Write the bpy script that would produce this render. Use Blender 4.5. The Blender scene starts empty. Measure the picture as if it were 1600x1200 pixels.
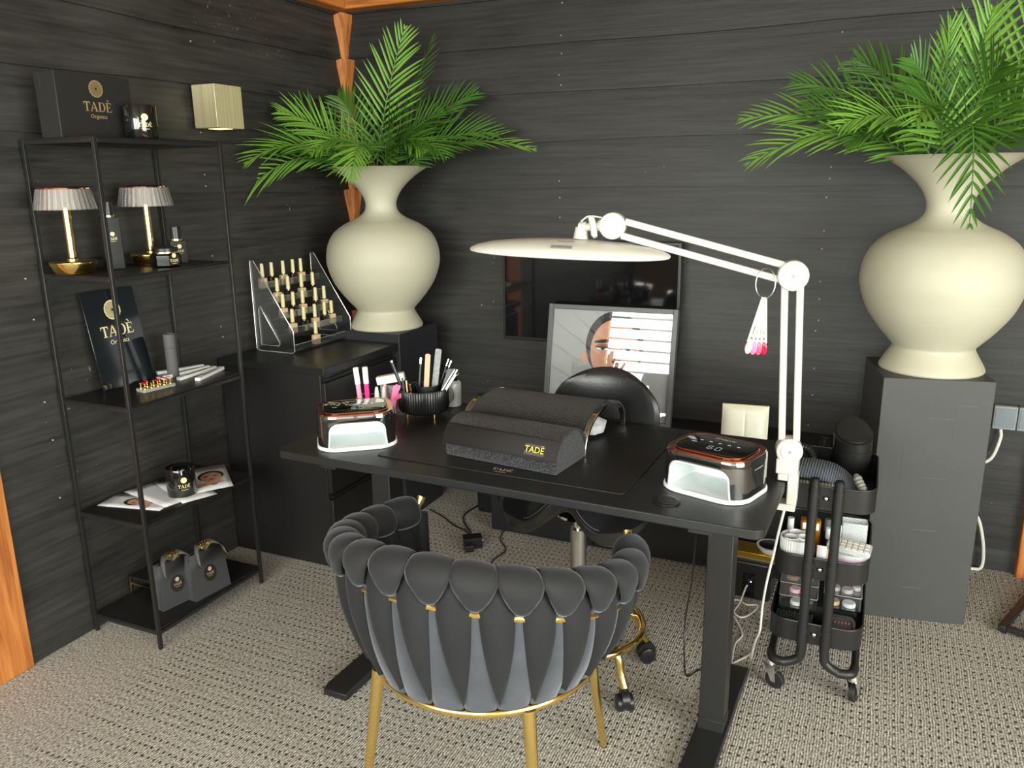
import bpy, bmesh, math, random
from mathutils import Vector, Matrix, Euler
random.seed(7)
sc = bpy.context.scene
COL = sc.collection
PI = math.pi
R_ = math.radians

# ------------------------------------------------------------------ camera
cd = bpy.data.cameras.new('camera'); cam = bpy.data.objects.new('camera', cd); COL.objects.link(cam)
yaw, pitch, roll = -0.42307, -0.24827, -0.01227
fw = Vector((math.sin(yaw)*math.cos(pitch), math.cos(yaw)*math.cos(pitch), math.sin(pitch)))
rt = fw.cross(Vector((0, 0, 1))).normalized(); up = rt.cross(fw)
rt, up = rt*math.cos(roll)+up*math.sin(roll), up*math.cos(roll)-rt*math.sin(roll)
mx = Matrix((rt, up, -fw)).transposed().to_4x4(); mx.translation = (2.544, -3.643, 1.612)
cam.matrix_world = mx
cd.sensor_width = 36; cd.lens = 36*1269.94/1600; cd.clip_start = .05
sc.camera = cam

# ------------------------------------------------------------------ world, daylight, exposure
sc.view_settings.view_transform = 'Standard'; sc.view_settings.look = 'None'
sc.view_settings.gamma = 1; sc.view_settings.use_curve_mapping = False
sc.view_settings.exposure = 0.66
w = bpy.data.worlds.new('overcast_sky'); sc.world = w; w.use_nodes = True
nt = w.node_tree; nt.nodes.clear()
out = nt.nodes.new('ShaderNodeOutputWorld'); bg = nt.nodes.new('ShaderNodeBackground')
tc = nt.nodes.new('ShaderNodeTexCoord'); sep = nt.nodes.new('ShaderNodeSeparateXYZ')
rmp = nt.nodes.new('ShaderNodeValToRGB'); mr = nt.nodes.new('ShaderNodeMapRange')
mr.inputs[1].default_value = -1; mr.inputs[2].default_value = 1
nt.links.new(tc.outputs['Generated'], sep.inputs[0]); nt.links.new(sep.outputs[2], mr.inputs[0])
nt.links.new(mr.outputs[0], rmp.inputs[0])
e = rmp.color_ramp.elements
e[0].position = 0.40; e[0].color = (.16, .17, .12, 1)
e[1].position = 0.52; e[1].color = (1.0, 1.0, .97, 1)
x = rmp.color_ramp.elements.new(1.0); x.color = (.72, .86, 1.0, 1)
nt.links.new(rmp.outputs[0], bg.inputs[0]); bg.inputs[1].default_value = 1.6
nt.links.new(bg.outputs[0], out.inputs[0])

def area(name, loc, target, sx, sy, power, col=(1, 1, 1)):
    l = bpy.data.lights.new(name, 'AREA'); l.shape = 'RECTANGLE'; l.size = sx; l.size_y = sy
    l.energy = power; l.color = col
    o = bpy.data.objects.new(name, l); COL.objects.link(o); o.location = loc
    o.rotation_euler = (Vector(target)-Vector(loc)).to_track_quat('-Z', 'Y').to_euler()
    return o
area('daylight_right_opening', (5.39, -3.9, 1.45), (0, -2.1, .45), 2.8, 2.0, 140, (.95, 1, .93))
area('daylight_front_opening', (1.1, -5.9, 2.0), (.8, -1.6, .3), 4.2, 2.2, 310, (.96, 1, .93))
sc.cycles.use_denoising = True
sc.cycles.max_bounces = 10; sc.cycles.transparent_max_bounces = 24
sc.cycles.sample_clamp_indirect = 6

# ------------------------------------------------------------------ materials
def lin(c):
    return tuple((v/12.92 if v <= .04045 else ((v+.055)/1.055)**2.4) for v in c)
def rgb(r, g, b): return lin((r/255, g/255, b/255))
def mat(name, col, rough=.5, metal=0., var=.12, scale=30., bump=0., bscale=None, stretch=(1, 1, 1), **kw):
    m = bpy.data.materials.new(name); m.use_nodes = True
    n = m.node_tree; L = n.links; b = n.nodes['Principled BSDF']
    tc = n.nodes.new('ShaderNodeTexCoord'); mp = n.nodes.new('ShaderNodeMapping'); mp.inputs['Scale'].default_value = stretch
    L.new(tc.outputs['Object'], mp.inputs[0])
    nz = n.nodes.new('ShaderNodeTexNoise'); nz.inputs['Scale'].default_value = scale; nz.inputs['Detail'].default_value = 4
    L.new(mp.outputs[0], nz.inputs['Vector'])
    mix = n.nodes.new('ShaderNodeMix'); mix.data_type = 'RGBA'
    mix.inputs[6].default_value = (*[max(0, c*(1-var)) for c in col[:3]], 1)
    mix.inputs[7].default_value = (*[min(1, c*(1+var)) for c in col[:3]], 1)
    if var > 1:      # tufted cloth: stretch the noise to full contrast
        cr = n.nodes.new('ShaderNodeMapRange'); cr.inputs[1].default_value = .36; cr.inputs[2].default_value = .64
        L.new(nz.outputs['Fac'], cr.inputs[0]); L.new(cr.outputs[0], mix.inputs[0])
    else: L.new(nz.outputs['Fac'], mix.inputs[0])
    L.new(mix.outputs[2], b.inputs['Base Color'])
    b.inputs['Roughness'].default_value = rough; b.inputs['Metallic'].default_value = metal
    if bump:
        n2 = nz
        if bscale:
            n2 = n.nodes.new('ShaderNodeTexNoise'); n2.inputs['Scale'].default_value = bscale; n2.inputs['Detail'].default_value = 3
            L.new(mp.outputs[0], n2.inputs['Vector'])
        bp = n.nodes.new('ShaderNodeBump'); bp.inputs['Strength'].default_value = bump; bp.inputs['Distance'].default_value = .004
        L.new(n2.outputs['Fac'], bp.inputs['Height']); L.new(bp.outputs[0], b.inputs['Normal'])
    for k, v in kw.items():
        s = b.inputs[k.replace('_', ' ')]
        s.default_value = (*v, 1) if isinstance(v, tuple) else v
    return m
def clear(name, tint=(.96, .97, .96), gloss=.1, haze=.03, rough=.03, fr=.75):
    m = bpy.data.materials.new(name); m.use_nodes = True
    n = m.node_tree; L = n.links; n.nodes.clear()
    o = n.nodes.new('ShaderNodeOutputMaterial'); t = n.nodes.new('ShaderNodeBsdfTransparent'); t.inputs[0].default_value = (*tint, 1)
    g = n.nodes.new('ShaderNodeBsdfGlossy'); g.inputs['Roughness'].default_value = rough
    d = n.nodes.new('ShaderNodeBsdfDiffuse'); d.inputs[0].default_value = (*tint, 1)
    lw = n.nodes.new('ShaderNodeLayerWeight'); lw.inputs[0].default_value = .35
    nz = n.nodes.new('ShaderNodeTexNoise'); nz.inputs['Scale'].default_value = 25
    ad = n.nodes.new('ShaderNodeMath'); ad.operation = 'MULTIPLY_ADD'; ad.inputs[1].default_value = fr; ad.inputs[2].default_value = gloss*.5
    L.new(lw.outputs['Fresnel'], ad.inputs[0])
    hz = n.nodes.new('ShaderNodeMath'); hz.operation = 'MULTIPLY'; hz.inputs[1].default_value = haze*2
    L.new(nz.outputs['Fac'], hz.inputs[0])
    m1 = n.nodes.new('ShaderNodeMixShader'); m2 = n.nodes.new('ShaderNodeMixShader')
    L.new(hz.outputs[0], m1.inputs[0]); L.new(t.outputs[0], m1.inputs[1]); L.new(d.outputs[0], m1.inputs[2])
    L.new(ad.outputs[0], m2.inputs[0]); L.new(m1.outputs[0], m2.inputs[1]); L.new(g.outputs[0], m2.inputs[2])
    L.new(m2.outputs[0], o.inputs[0])
    return m

def wall_mat(name, axis, k=1.):   # black-stained rough-sawn boards; grain runs along `axis`
    m = bpy.data.materials.new(name); m.use_nodes = True
    n = m.node_tree; L = n.links; b = n.nodes['Principled BSDF']
    tc = n.nodes.new('ShaderNodeTexCoord')
    def noise(scale, st, det=5, rough=.6):
        mp = n.nodes.new('ShaderNodeMapping'); mp.inputs['Scale'].default_value = st
        L.new(tc.outputs['Object'], mp.inputs[0])
        z = n.nodes.new('ShaderNodeTexNoise'); z.inputs['Scale'].default_value = scale; z.inputs['Detail'].default_value = det
        z.inputs['Roughness'].default_value = rough
        L.new(mp.outputs[0], z.inputs['Vector']); return z
    st = (.05, 1, 1) if axis == 'x' else (1, .05, 1)
    g1 = noise(60, st); g2 = noise(5, (.5, .5, 1.2), 6); sp = noise(75, (1, 1, 1), 1, .3); g3 = noise(2.2, (.35, .35, 1), 3)
    r = n.nodes.new('ShaderNodeValToRGB'); e = r.color_ramp.elements
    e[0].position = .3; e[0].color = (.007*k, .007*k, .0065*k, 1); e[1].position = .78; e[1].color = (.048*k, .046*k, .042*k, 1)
    mixf = n.nodes.new('ShaderNodeMix'); mixf.inputs[0].default_value = .42
    L.new(g1.outputs['Fac'], mixf.inputs[2]); L.new(g2.outputs['Fac'], mixf.inputs[3])
    L.new(mixf.outputs[0], r.inputs[0])
    # worn paint: pale chips where a fine noise peaks inside a scarce coarse patch
    mul = n.nodes.new('ShaderNodeMath'); mul.operation = 'MULTIPLY'
    L.new(sp.outputs['Fac'], mul.inputs[0]); L.new(g3.outputs['Fac'], mul.inputs[1])
    th = n.nodes.new('ShaderNodeMapRange'); th.inputs[1].default_value = .455; th.inputs[2].default_value = .49
    L.new(mul.outputs[0], th.inputs[0])
    mc = n.nodes.new('ShaderNodeMix'); mc.data_type = 'RGBA'; mc.inputs[7].default_value = (.20, .18, .15, 1)
    L.new(th.outputs[0], mc.inputs[0]); L.new(r.outputs[0], mc.inputs[6]); L.new(mc.outputs[2], b.inputs['Base Color'])
    rr = n.nodes.new('ShaderNodeMapRange'); rr.inputs[3].default_value = .42; rr.inputs[4].default_value = .62
    L.new(g2.outputs['Fac'], rr.inputs[0]); L.new(rr.outputs[0], b.inputs['Roughness']); b.inputs['Specular IOR Level'].default_value = .45
    bp = n.nodes.new('ShaderNodeBump'); bp.inputs['Strength'].default_value = .5; bp.inputs['Distance'].default_value = .004
    L.new(mixf.outputs[0], bp.inputs['Height']); L.new(bp.outputs[0], b.inputs['Normal'])
    return m
def timber_mat(name, c1, c2, st=(1, 1, .06)):
    m = bpy.data.materials.new(name); m.use_nodes = True
    n = m.node_tree; L = n.links; b = n.nodes['Principled BSDF']
    tc = n.nodes.new('ShaderNodeTexCoord'); mp = n.nodes.new('ShaderNodeMapping'); mp.inputs['Scale'].default_value = st
    L.new(tc.outputs['Object'], mp.inputs[0])
    z = n.nodes.new('ShaderNodeTexNoise'); z.inputs['Scale'].default_value = 55; z.inputs['Detail'].default_value = 6; z.inputs['Distortion'].default_value = .6
    L.new(mp.outputs[0], z.inputs['Vector'])
    r = n.nodes.new('ShaderNodeValToRGB'); e = r.color_ramp.elements
    e[0].position = .3; e[0].color = (*c1, 1); e[1].position = .68; e[1].color = (*c2, 1)
    L.new(z.outputs['Fac'], r.inputs[0]); L.new(r.outputs[0], b.inputs['Base Color'])
    bp = n.nodes.new('ShaderNodeBump'); bp.inputs['Strength'].default_value = .3; bp.inputs['Distance'].default_value = .003
    L.new(z.outputs['Fac'], bp.inputs['Height']); L.new(bp.outputs[0], b.inputs['Normal'])
    b.inputs['Roughness'].default_value = .6
    return m
def carpet_mat():
    m = bpy.data.materials.new('woven_taupe_carpet'); m.use_nodes = True
    n = m.node_tree; L = n.links; b = n.nodes['Principled BSDF']
    tc = n.nodes.new('ShaderNodeTexCoord'); sp = n.nodes.new('ShaderNodeSeparateXYZ')
    wz = n.nodes.new('ShaderNodeTexNoise'); wz.inputs['Scale'].default_value = 9
    L.new(tc.outputs['Object'], wz.inputs['Vector'])
    va = n.nodes.new('ShaderNodeVectorMath'); va.operation = 'MULTIPLY_ADD'; va.inputs[1].default_value = (.012, .012, 0)
    L.new(wz.outputs['Color'], va.inputs[0]); L.new(tc.outputs['Object'], va.inputs[2]); L.new(va.outputs[0], sp.inputs[0])
    def ma(op, a, c=None, d=None):
        k = n.nodes.new('ShaderNodeMath'); k.operation = op
        for i, v in enumerate((a, c, d)):
            if v is None: continue
            if isinstance(v, (int, float)): k.inputs[i].default_value = v
            else: L.new(v, k.inputs[i])
        return k.outputs[0]
    def sinw(src, period, ph=0): return ma('SINE', ma('MULTIPLY_ADD', src, 2*PI/period, ph))
    X, Y = sp.outputs[0], sp.outputs[1]
    # dark gaps of the weave in a staggered grid, and ribs between
    u = sinw(X, .024); v = sinw(Y, .034)
    gap = n.nodes.new('ShaderNodeMapRange'); gap.inputs[1].default_value = .35; gap.inputs[2].default_value = .8
    L.new(ma('MULTIPLY', ma('MAXIMUM', u, 0.), ma('MAXIMUM', v, 0.)), gap.inputs[0])
    rib = ma('MULTIPLY_ADD', sinw(X, .0078), .5, .5)
    band = n.nodes.new('ShaderNodeTexNoise'); band.inputs['Scale'].default_value = 3; band.inputs['Detail'].default_value = 3
    mp2 = n.nodes.new('ShaderNodeMapping'); mp2.inputs['Scale'].default_value = (.5, 8, 1)
    L.new(tc.outputs['Object'], mp2.inputs[0]); L.new(mp2.outputs[0], band.inputs['Vector'])
    gate = n.nodes.new('ShaderNodeMapRange'); gate.inputs[1].default_value = .42; gate.inputs[2].default_value = .5
    L.new(band.outputs['Fac'], gate.inputs[0])
    fine = n.nodes.new('ShaderNodeTexNoise'); fine.inputs['Scale'].default_value = 190; fine.inputs['Detail'].default_value = 3
    mp3 = n.nodes.new('ShaderNodeMapping'); mp3.inputs['Scale'].default_value = (1, .55, 1)
    L.new(tc.outputs['Object'], mp3.inputs[0]); L.new(mp3.outputs[0], fine.inputs['Vector'])
    r = n.nodes.new('ShaderNodeValToRGB'); e = r.color_ramp.elements
    e[0].position = .3; e[0].color = (*rgb(92, 88, 82), 1); e[1].position = .7; e[1].color = (*rgb(228, 220, 208), 1)
    L.new(fine.outputs['Fac'], r.inputs[0])
    # the outer half metre along the left wall is a plain ribbed border
    bord = n.nodes.new('ShaderNodeMapRange'); bord.inputs[1].default_value = .30; bord.inputs[2].default_value = .45
    L.new(X, bord.inputs[0])
    dark = ma('MULTIPLY', ma('MULTIPLY', gap.outputs[0], ma('MULTIPLY_ADD', gate.outputs[0], .6, .4)), bord.outputs[0])
    dk = ma('MULTIPLY', dark, .92)
    mx = n.nodes.new('ShaderNodeMix'); mx.data_type = 'RGBA'; mx.inputs[7].default_value = (*rgb(40, 36, 33), 1)
    L.new(dk, mx.inputs[0]); L.new(r.outputs[0], mx.inputs[6])
    mx2 = n.nodes.new('ShaderNodeMix'); mx2.data_type = 'RGBA'; mx2.blend_type = 'MULTIPLY'
    mx2.inputs[0].default_value = .5
    cr = n.nodes.new('ShaderNodeCombineColor'); s = ma('MULTIPLY_ADD', rib, .35, .7)
    for i in range(3): L.new(s, cr.inputs[i])
    L.new(mx.outputs[2], mx2.inputs[6]); L.new(cr.outputs[0], mx2.inputs[7])
    L.new(mx2.outputs[2], b.inputs['Base Color'])
    b.inputs['Roughness'].default_value = .95; b.inputs['Specular IOR Level'].default_value = .1
    hh = ma('SUBTRACT', ma('ADD', ma('MULTIPLY', fine.outputs['Fac'], .8), ma('MULTIPLY', rib, .4)), ma('MULTIPLY', dark, .8))
    bp = n.nodes.new('ShaderNodeBump'); bp.inputs['Strength'].default_value = .7; bp.inputs['Distance'].default_value = .006
    L.new(hh, bp.inputs['Height']); L.new(bp.outputs[0], b.inputs['Normal'])
    return m

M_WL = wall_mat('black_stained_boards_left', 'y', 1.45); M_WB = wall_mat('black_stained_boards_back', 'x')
M_CARPET = carpet_mat()
M_TIMBER = timber_mat('orange_timber', rgb(150, 78, 30), rgb(214, 138, 68))
M_BEAMX = timber_mat('orange_beam', rgb(150, 82, 30), rgb(205, 130, 60), (.06, 1, 1))
M_CEIL = timber_mat('ceiling_boards', rgb(140, 118, 88), rgb(175, 150, 115), (.06, 1, 1))
M_BLACK = mat('black_powder_coat', (.013, .013, .013), .42, bump=.1, scale=200)
M_BLACKPANEL = mat('black_laminate', (.012, .0125, .013), .38, var=.2, scale=8, bump=.06, bscale=220)
M_BLKWOOD = mat('black_brown_veneer', (.012, .011, .011), .45, var=.35, scale=40, bump=.15, stretch=(1, 1, .08))
M_PLINTH = mat('charcoal_painted_board', (.058, .060, .058), .55, var=.12, scale=5, bump=.08, bscale=90)
M_PLINTHD = mat('black_painted_board', (.016, .0175, .02), .5, var=.12, scale=5, bump=.08, bscale=90)
M_DESK = mat('black_desk_top', (.014, .0145, .0155), .40, var=.15, scale=14, bump=.12, bscale=400)
M_MAT = mat('black_leatherette_mat', (.013, .013, .0135), .46, var=.1, scale=60, bump=.12, bscale=350)
M_GLOSSBLK = mat('gloss_black', (.006, .006, .006), .06, Coat_Weight=.6, Coat_Roughness=.03)
M_MIRBLK = mat('mirror_black_shell', (.012, .012, .012), .05, .0, Coat_Weight=1., Coat_Roughness=.02, Specular_IOR_Level=1., IOR=2.0)
M_RUBBER = mat('black_rubber', (.012, .012, .012), .6)
M_PLASTIC = mat('black_plastic', (.012, .012, .013), .33)
M_LEATHER = mat('black_leather', (.017, .0175, .018), .36, bump=.15, scale=120, Specular_IOR_Level=.6)
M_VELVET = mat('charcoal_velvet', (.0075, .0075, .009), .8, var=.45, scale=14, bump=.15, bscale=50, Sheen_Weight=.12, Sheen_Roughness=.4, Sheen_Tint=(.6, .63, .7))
M_VELVET3 = mat('charcoal_velvet_top_lit', (.0095, .0095, .011), .8, var=.45, scale=14, bump=.15, bscale=50, Sheen_Weight=.34, Sheen_Roughness=.4, Sheen_Tint=(.6, .63, .7))  # same velvet; top light on the lobes put into base and sheen
M_VELVET2 = mat('charcoal_velvet_painted_sheen', (.048, .052, .062), .75, var=.4, scale=14, bump=.15, bscale=50, Sheen_Weight=.8, Sheen_Roughness=.4, Sheen_Tint=(.66, .7, .8))  # same velvet; sheen of the reversed nap painted as a paler base
M_TOWEL = mat('dark_terry_towel', (.0115, .0095, .010), .95, var=1.6, scale=190, bump=1., bscale=210, Sheen_Weight=.14, Sheen_Tint=(.6, .55, .55))
M_TOWELBAND = mat('flat_woven_towel_band', (.015, .012, .012), .9, var=.15, scale=300, bump=.4)
M_GOLD = mat('polished_brass', rgb(244, 214, 136), .18, 1., var=.06)
M_GOLDB = mat('brushed_brass', rgb(236, 220, 178), .5, .6, var=.28, scale=90, stretch=(1, 1, .02), bump=.1)
M_ROSE = mat('rose_gold', rgb(236, 168, 138), .16, 1., var=.05)
M_CHROME = mat('chrome', (.75, .75, .76), .08, 1., var=.03)
M_STEEL = mat('brushed_steel', (.55, .55, .54), .28, 1., var=.1)
M_FORK = mat('zinc_fork', (.8, .8, .8), .22, 1., var=.05)
M_WHITE = mat('white_plastic', rgb(238, 238, 236), .3, var=.02)
M_WHITEM = mat('white_enamel_arm', rgb(196, 193, 184), .3, var=.02)
M_LINER = mat('white_lamp_cavity', rgb(226, 232, 232), .35, var=.03)
M_VASE = mat('cream_plaster', rgb(190, 186, 165), .55, var=.05, scale=3.2, bump=.08, bscale=40)
M_CREAM = mat('cream_cap', rgb(226, 212, 160), .35, var=.04)
M_BEIGE = mat('beige_label_bottle', rgb(214, 188, 150), .3, var=.08, scale=60)
M_GREY = mat('grey_card', rgb(86, 86, 86), .7, var=.08)
M_BAG = mat('charcoal_paper', rgb(62, 62, 64), .75, var=.08, bump=.05)
M_RIBBON = mat('grey_ribbon', rgb(96, 96, 94), .5, var=.2)
M_BOX = mat('matte_black_card', (.013, .013, .0125), .6, var=.1)
M_PAPER = mat('white_photo_paper', rgb(226, 226, 228), .5, var=.03)
M_SKIN = mat('printed_skin', rgb(212, 156, 128), .55, var=.12, scale=30)
M_SKIN2 = mat('printed_skin_shade', rgb(150, 92, 70), .55, var=.1)
M_SKIN3 = mat('printed_skin_light', rgb(222, 172, 146), .55, var=.06)
M_LIP = mat('printed_lips', rgb(150, 72, 66), .5)
M_HAIR = mat('printed_hair', rgb(34, 26, 24), .6, var=.3)
M_PRINTBG = mat('printed_grey_ground', rgb(170, 168, 168), .5, var=.06, scale=4)
M_FRAME = mat('grey_frame', rgb(84, 85, 86), .4, var=.08)
M_LOGOGOLD = mat('gold_foil_print', rgb(222, 196, 140), .32, .6, var=.05)
M_LOGOROSE = mat('rose_foil_print', rgb(226, 196, 176), .4, .3, var=.05)
M_LOGOCREAM = mat('cream_print', rgb(238, 222, 170), .5, var=.03)
M_PINK = mat('pink_plastic', rgb(240, 120, 168), .4, var=.05)
M_HOT = mat('hot_pink', rgb(236, 62, 148), .3, var=.05)
M_PALEPINK = mat('pale_pink', rgb(240, 190, 200), .4, var=.06)
M_RED = mat('red_lacquer', rgb(200, 20, 50), .15, var=.05)
M_NUDE = mat('nude_lacquer', rgb(235, 180, 165), .15, var=.05)
M_AMBER = mat('amber_liquid', rgb(196, 120, 20), .12, var=.5, scale=40, Transmission_Weight=.3)
M_LILAC = mat('lilac_lid', rgb(222, 186, 214), .3, var=.05)
M_SCREEN = mat('dark_screen', (.004, .004, .005), .05, var=.05, Specular_IOR_Level=.7)
M_ACRYL = clear('clear_acrylic', (.97, .98, .98), .08, .008, .03, .5)
M_FROST = clear('frosted_plastic', (.93, .95, .95), .1, .42, .2, .45)
M_GLASSP = clear('picture_glass', (.97, .98, .98), .03, .0, .01, .5)
M_LED = mat('display_digits', rgb(120, 130, 140), .4, Emission_Color=(.5, .6, .7), Emission_Strength=.35)
M_BLUELED = mat('blue_led', (.1, .2, 1.), .3, Emission_Color=(.15, .3, 1.), Emission_Strength=6.)
M_ICON = mat('display_icons', rgb(225, 228, 232), .4)
M_CABLE = mat('white_cable', rgb(232, 230, 220), .5)
M_GREYRIB = mat('blue_grey_ribbed_band', rgb(96, 102, 114), .6, var=.1)
M_LEAF = mat('palm_leaf', rgb(66, 108, 36), .42, var=.45, scale=9, bump=.05, Subsurface_Weight=.0)
M_LEAF2 = mat('palm_leaf_light', rgb(110, 156, 60), .42, var=.35, scale=9)
M_STEM = mat('palm_stem', rgb(84, 120, 40), .5, var=.2)
M_SOCKET = mat('grey_socket', rgb(148, 152, 152), .4, var=.05)
M_BRISTLE = mat('magenta_bristles', rgb(216, 90, 150), .4)
M_TISSUE = mat('white_tissue', rgb(230, 232, 236), .85, var=.05, bump=.3, scale=50)
M_POUCH = mat('cream_quilted_leatherette', rgb(250, 247, 228), .4, var=.03, bump=.1)
M_LAMINATE = mat('sand_file', rgb(214, 180, 150), .7, var=.1)
M_LACE = mat('grey_lace_file', rgb(150, 152, 150), .7, var=.5, scale=90)
M_SILVER = mat('silver_print', rgb(170, 170, 170), .4, .3)
M_GREYTXT = mat('grey_print', rgb(110, 108, 106), .6)

# ------------------------------------------------------------------ mesh helpers
class G:
    """collects geometry, then links it as one mesh object"""
    def __init__(s): s.v = []; s.f = []; s.mi = []; s.cur = 0; s.M = Matrix()
    def add(s, vs, fs):
        o = len(s.v); s.v += [s.M @ Vector(p) for p in vs]; s.f += [tuple(i+o for i in f) for f in fs]; s.mi += [s.cur]*len(fs); return s
    def at(s, loc=(0, 0, 0), rot=(0, 0, 0)): s.M = Matrix.Translation(loc) @ Euler(rot).to_matrix().to_4x4(); return s
    def mtx(s, M): s.M = M; return s
    def box(s, c, d):
        (x, y, z), (a, b, h) = c, [q/2 for q in d]
        return s.add([(x+i*a, y+j*b, z+k*h) for k in (-1, 1) for j in (-1, 1) for i in (-1, 1)],
                     [(0, 2, 3, 1), (4, 5, 7, 6), (0, 1, 5, 4), (2, 6, 7, 3), (0, 4, 6, 2), (1, 3, 7, 5)])
    def bb(s, a, b): return s.box([(p+q)/2 for p, q in zip(a, b)], [abs(q-p) for p, q in zip(a, b)])
    def loft(s, rings, cap0=True, cap1=True, closed=True, loop=False):
        n = len(rings[0]); vs = [p for r in rings for p in r]; fs = []
        m = len(rings)
        for i in range(m if loop else m-1):
            for j in range(n if closed else n-1):
                a, b = i*n+j, i*n+(j+1) % n; c, d = ((i+1) % m)*n+(j+1) % n, ((i+1) % m)*n+j
                fs.append((a, b, c, d))
        if cap0 and not loop: fs.append(tuple(range(n-1, -1, -1)))
        if cap1 and not loop: fs.append(tuple(range((m-1)*n, m*n)))
        return s.add(vs, fs)
    def prism(s, poly, z0, z1, taper=1.):
        return s.loft([[(x, y, z0) for x, y in poly], [(x*taper, y*taper, z1) for x, y in poly]])
    def tube(s, pts, r, n=8, closed=False, caps=True):
        P = [Vector(p) for p in pts]; m = len(P); rings = []; prev = None
        rr = r if isinstance(r, (list, tuple)) else [r]*m
        for i in range(m):
            if closed: t = P[(i+1) % m]-P[i-1]
            else: t = P[min(i+1, m-1)]-P[max(i-1, 0)]
            t = t.normalized() if t.length > 1e-9 else Vector((0, 0, 1))
            if prev is None:
                a = Vector((0, 0, 1)) if abs(t.z) < .9 else Vector((1, 0, 0)); u = t.cross(a).normalized()
            else:
                u = prev-t*prev.dot(t); u = u.normalized() if u.length > 1e-6 else t.orthogonal().normalized()
            prev = u; q = t.cross(u)
            rings.append([tuple(P[i]+(u*math.cos(k*2*PI/n)+q*math.sin(k*2*PI/n))*rr[i]) for k in range(n)])
        return s.loft(rings, caps, caps, True, closed)
    def lathe(s, prof, n=32, c=(0, 0, 0), rib=0, depth=0.):
        rings = []
        for r, z in prof:
            rings.append([(c[0]+(r-(depth*(.5+.5*math.cos(rib*k*2*PI/n)) if rib else 0))*math.cos(k*2*PI/n),
                           c[1]+(r-(depth*(.5+.5*math.cos(rib*k*2*PI/n)) if rib else 0))*math.sin(k*2*PI/n), c[2]+z) for k in range(n)])
        return s.loft(rings, prof[0][0] > 1e-5, prof[-1][0] > 1e-5)
    def cyl(s, a, b, r, n=20): return s.tube([a, b], r, n)
    def cone(s, a, b, r0, r1, n=16): return s.tube([a, b], [r0, r1], n)
    def ell(s, c, rad, nu=16, nv=10):
        rings = []
        for i in range(nv+1):
            t = PI*(i/nv); k = max(math.sin(t), 1e-4)
            rings.append([(c[0]+rad[0]*k*math.cos(2*PI*j/nu), c[1]+rad[1]*k*math.sin(2*PI*j/nu), c[2]-rad[2]*math.cos(t)) for j in range(nu)])
        return s.loft(rings)
    def grid(s, fn, nu, nv):
        vs = [fn(i/nu, j/nv) for i in range(nu+1) for j in range(nv+1)]
        return s.add(vs, [(i*(nv+1)+j, (i+1)*(nv+1)+j, (i+1)*(nv+1)+j+1, i*(nv+1)+j+1) for i in range(nu) for j in range(nv)])
    def mesh(s, name, mats):
        me = bpy.data.meshes.new(name); me.from_pydata([tuple(p) for p in s.v], [], s.f)
        for m in (mats if isinstance(mats, (list, tuple)) else [mats]): me.materials.append(m)
        me.polygons.foreach_set('material_index', s.mi)
        bm = bmesh.new(); bm.from_mesh(me); bmesh.ops.recalc_face_normals(bm, faces=bm.faces); bm.to_mesh(me); bm.free()
        me.polygons.foreach_set('use_smooth', [True]*len(me.polygons)); me.set_sharp_from_angle(angle=.62); me.update()
        return me
    def build(s, name, mats, parent=None, bevel=0., seg=2, solid=0.):
        o = bpy.data.objects.new(name, s.mesh(name, mats)); COL.objects.link(o)
        if parent is not None: o.parent = parent
        if solid:
            m = o.modifiers.new('thickness', 'SOLIDIFY'); m.thickness = solid; m.offset = 0
        if bevel:
            m = o.modifiers.new('soft_edges', 'BEVEL'); m.width = bevel; m.segments = seg; m.limit_method = 'ANGLE'; m.angle_limit = .7
        return o
def tag(o, label=None, cat=None, group=None, kind=None):
    if label: o['label'] = label
    if cat: o['category'] = cat
    if group: o['group'] = group
    if kind: o['kind'] = kind
    return o
def thing(name, label, cat, loc=(0, 0, 0), rz=0., group=None, rot=None):
    o = bpy.data.objects.new(name, None); COL.objects.link(o); o.empty_display_size = .05
    o.location = loc; o.rotation_euler = rot or (0, 0, rz)
    return tag(o, label, cat, group)
def struct(name, g, m, **k): return tag(g.build(name, m, **k), kind='structure')
def copy_thing(root, loc=None, rz=None, label=None, group=None):
    r = root.copy(); COL.objects.link(r)
    if loc is not None: r.location = loc
    if rz is not None: r.rotation_euler = (0, 0, rz)
    if label: r['label'] = label
    if group: r['group'] = group
    for ch in list(root.children):
        c = ch.copy(); COL.objects.link(c); c.parent = r
        for g in list(ch.children):
            d = g.copy(); COL.objects.link(d); d.parent = c
    return r
def rrect(w, d, r, n=5, cx=0, cy=0):
    pts = []
    for sx, sy, a0 in ((1, 1, 0), (-1, 1, 90), (-1, -1, 180), (1, -1, 270)):
        for k in range(n+1):
            a = R_(a0+90*k/n); pts.append((cx+sx*(w/2-r)+r*math.cos(a), cy+sy*(d/2-r)+r*math.sin(a)))
    return pts
def bez(p0, p1, p2, n):
    p0, p1, p2 = Vector(p0), Vector(p1), Vector(p2)
    return [p0*(1-t)**2+p1*2*t*(1-t)+p2*t*t for t in [i/n for i in range(n+1)]]
def smooth_path(pts, k=6):
    P = [Vector(p) for p in pts]; P = [P[0]*2-P[1]]+P+[P[-1]*2-P[-2]]; o = []
    for i in range(1, len(P)-2):
        a, b, c, d = P[i-1:i+3]
        for j in range(k):
            t = j/k; o.append(.5*((2*b)+(c-a)*t+(2*a-5*b+4*c-d)*t*t+(3*b-a-3*c+d)*t**3))
    o.append(P[-2]); return o
def frame(o, xd, yd):
    x = Vector(xd).normalized(); y = Vector(yd); y = (y-x*y.dot(x)).normalized(); z = x.cross(y)
    m = Matrix((x, y, z)).transposed().to_4x4(); m.translation = o; return m
_tx = {}
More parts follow.
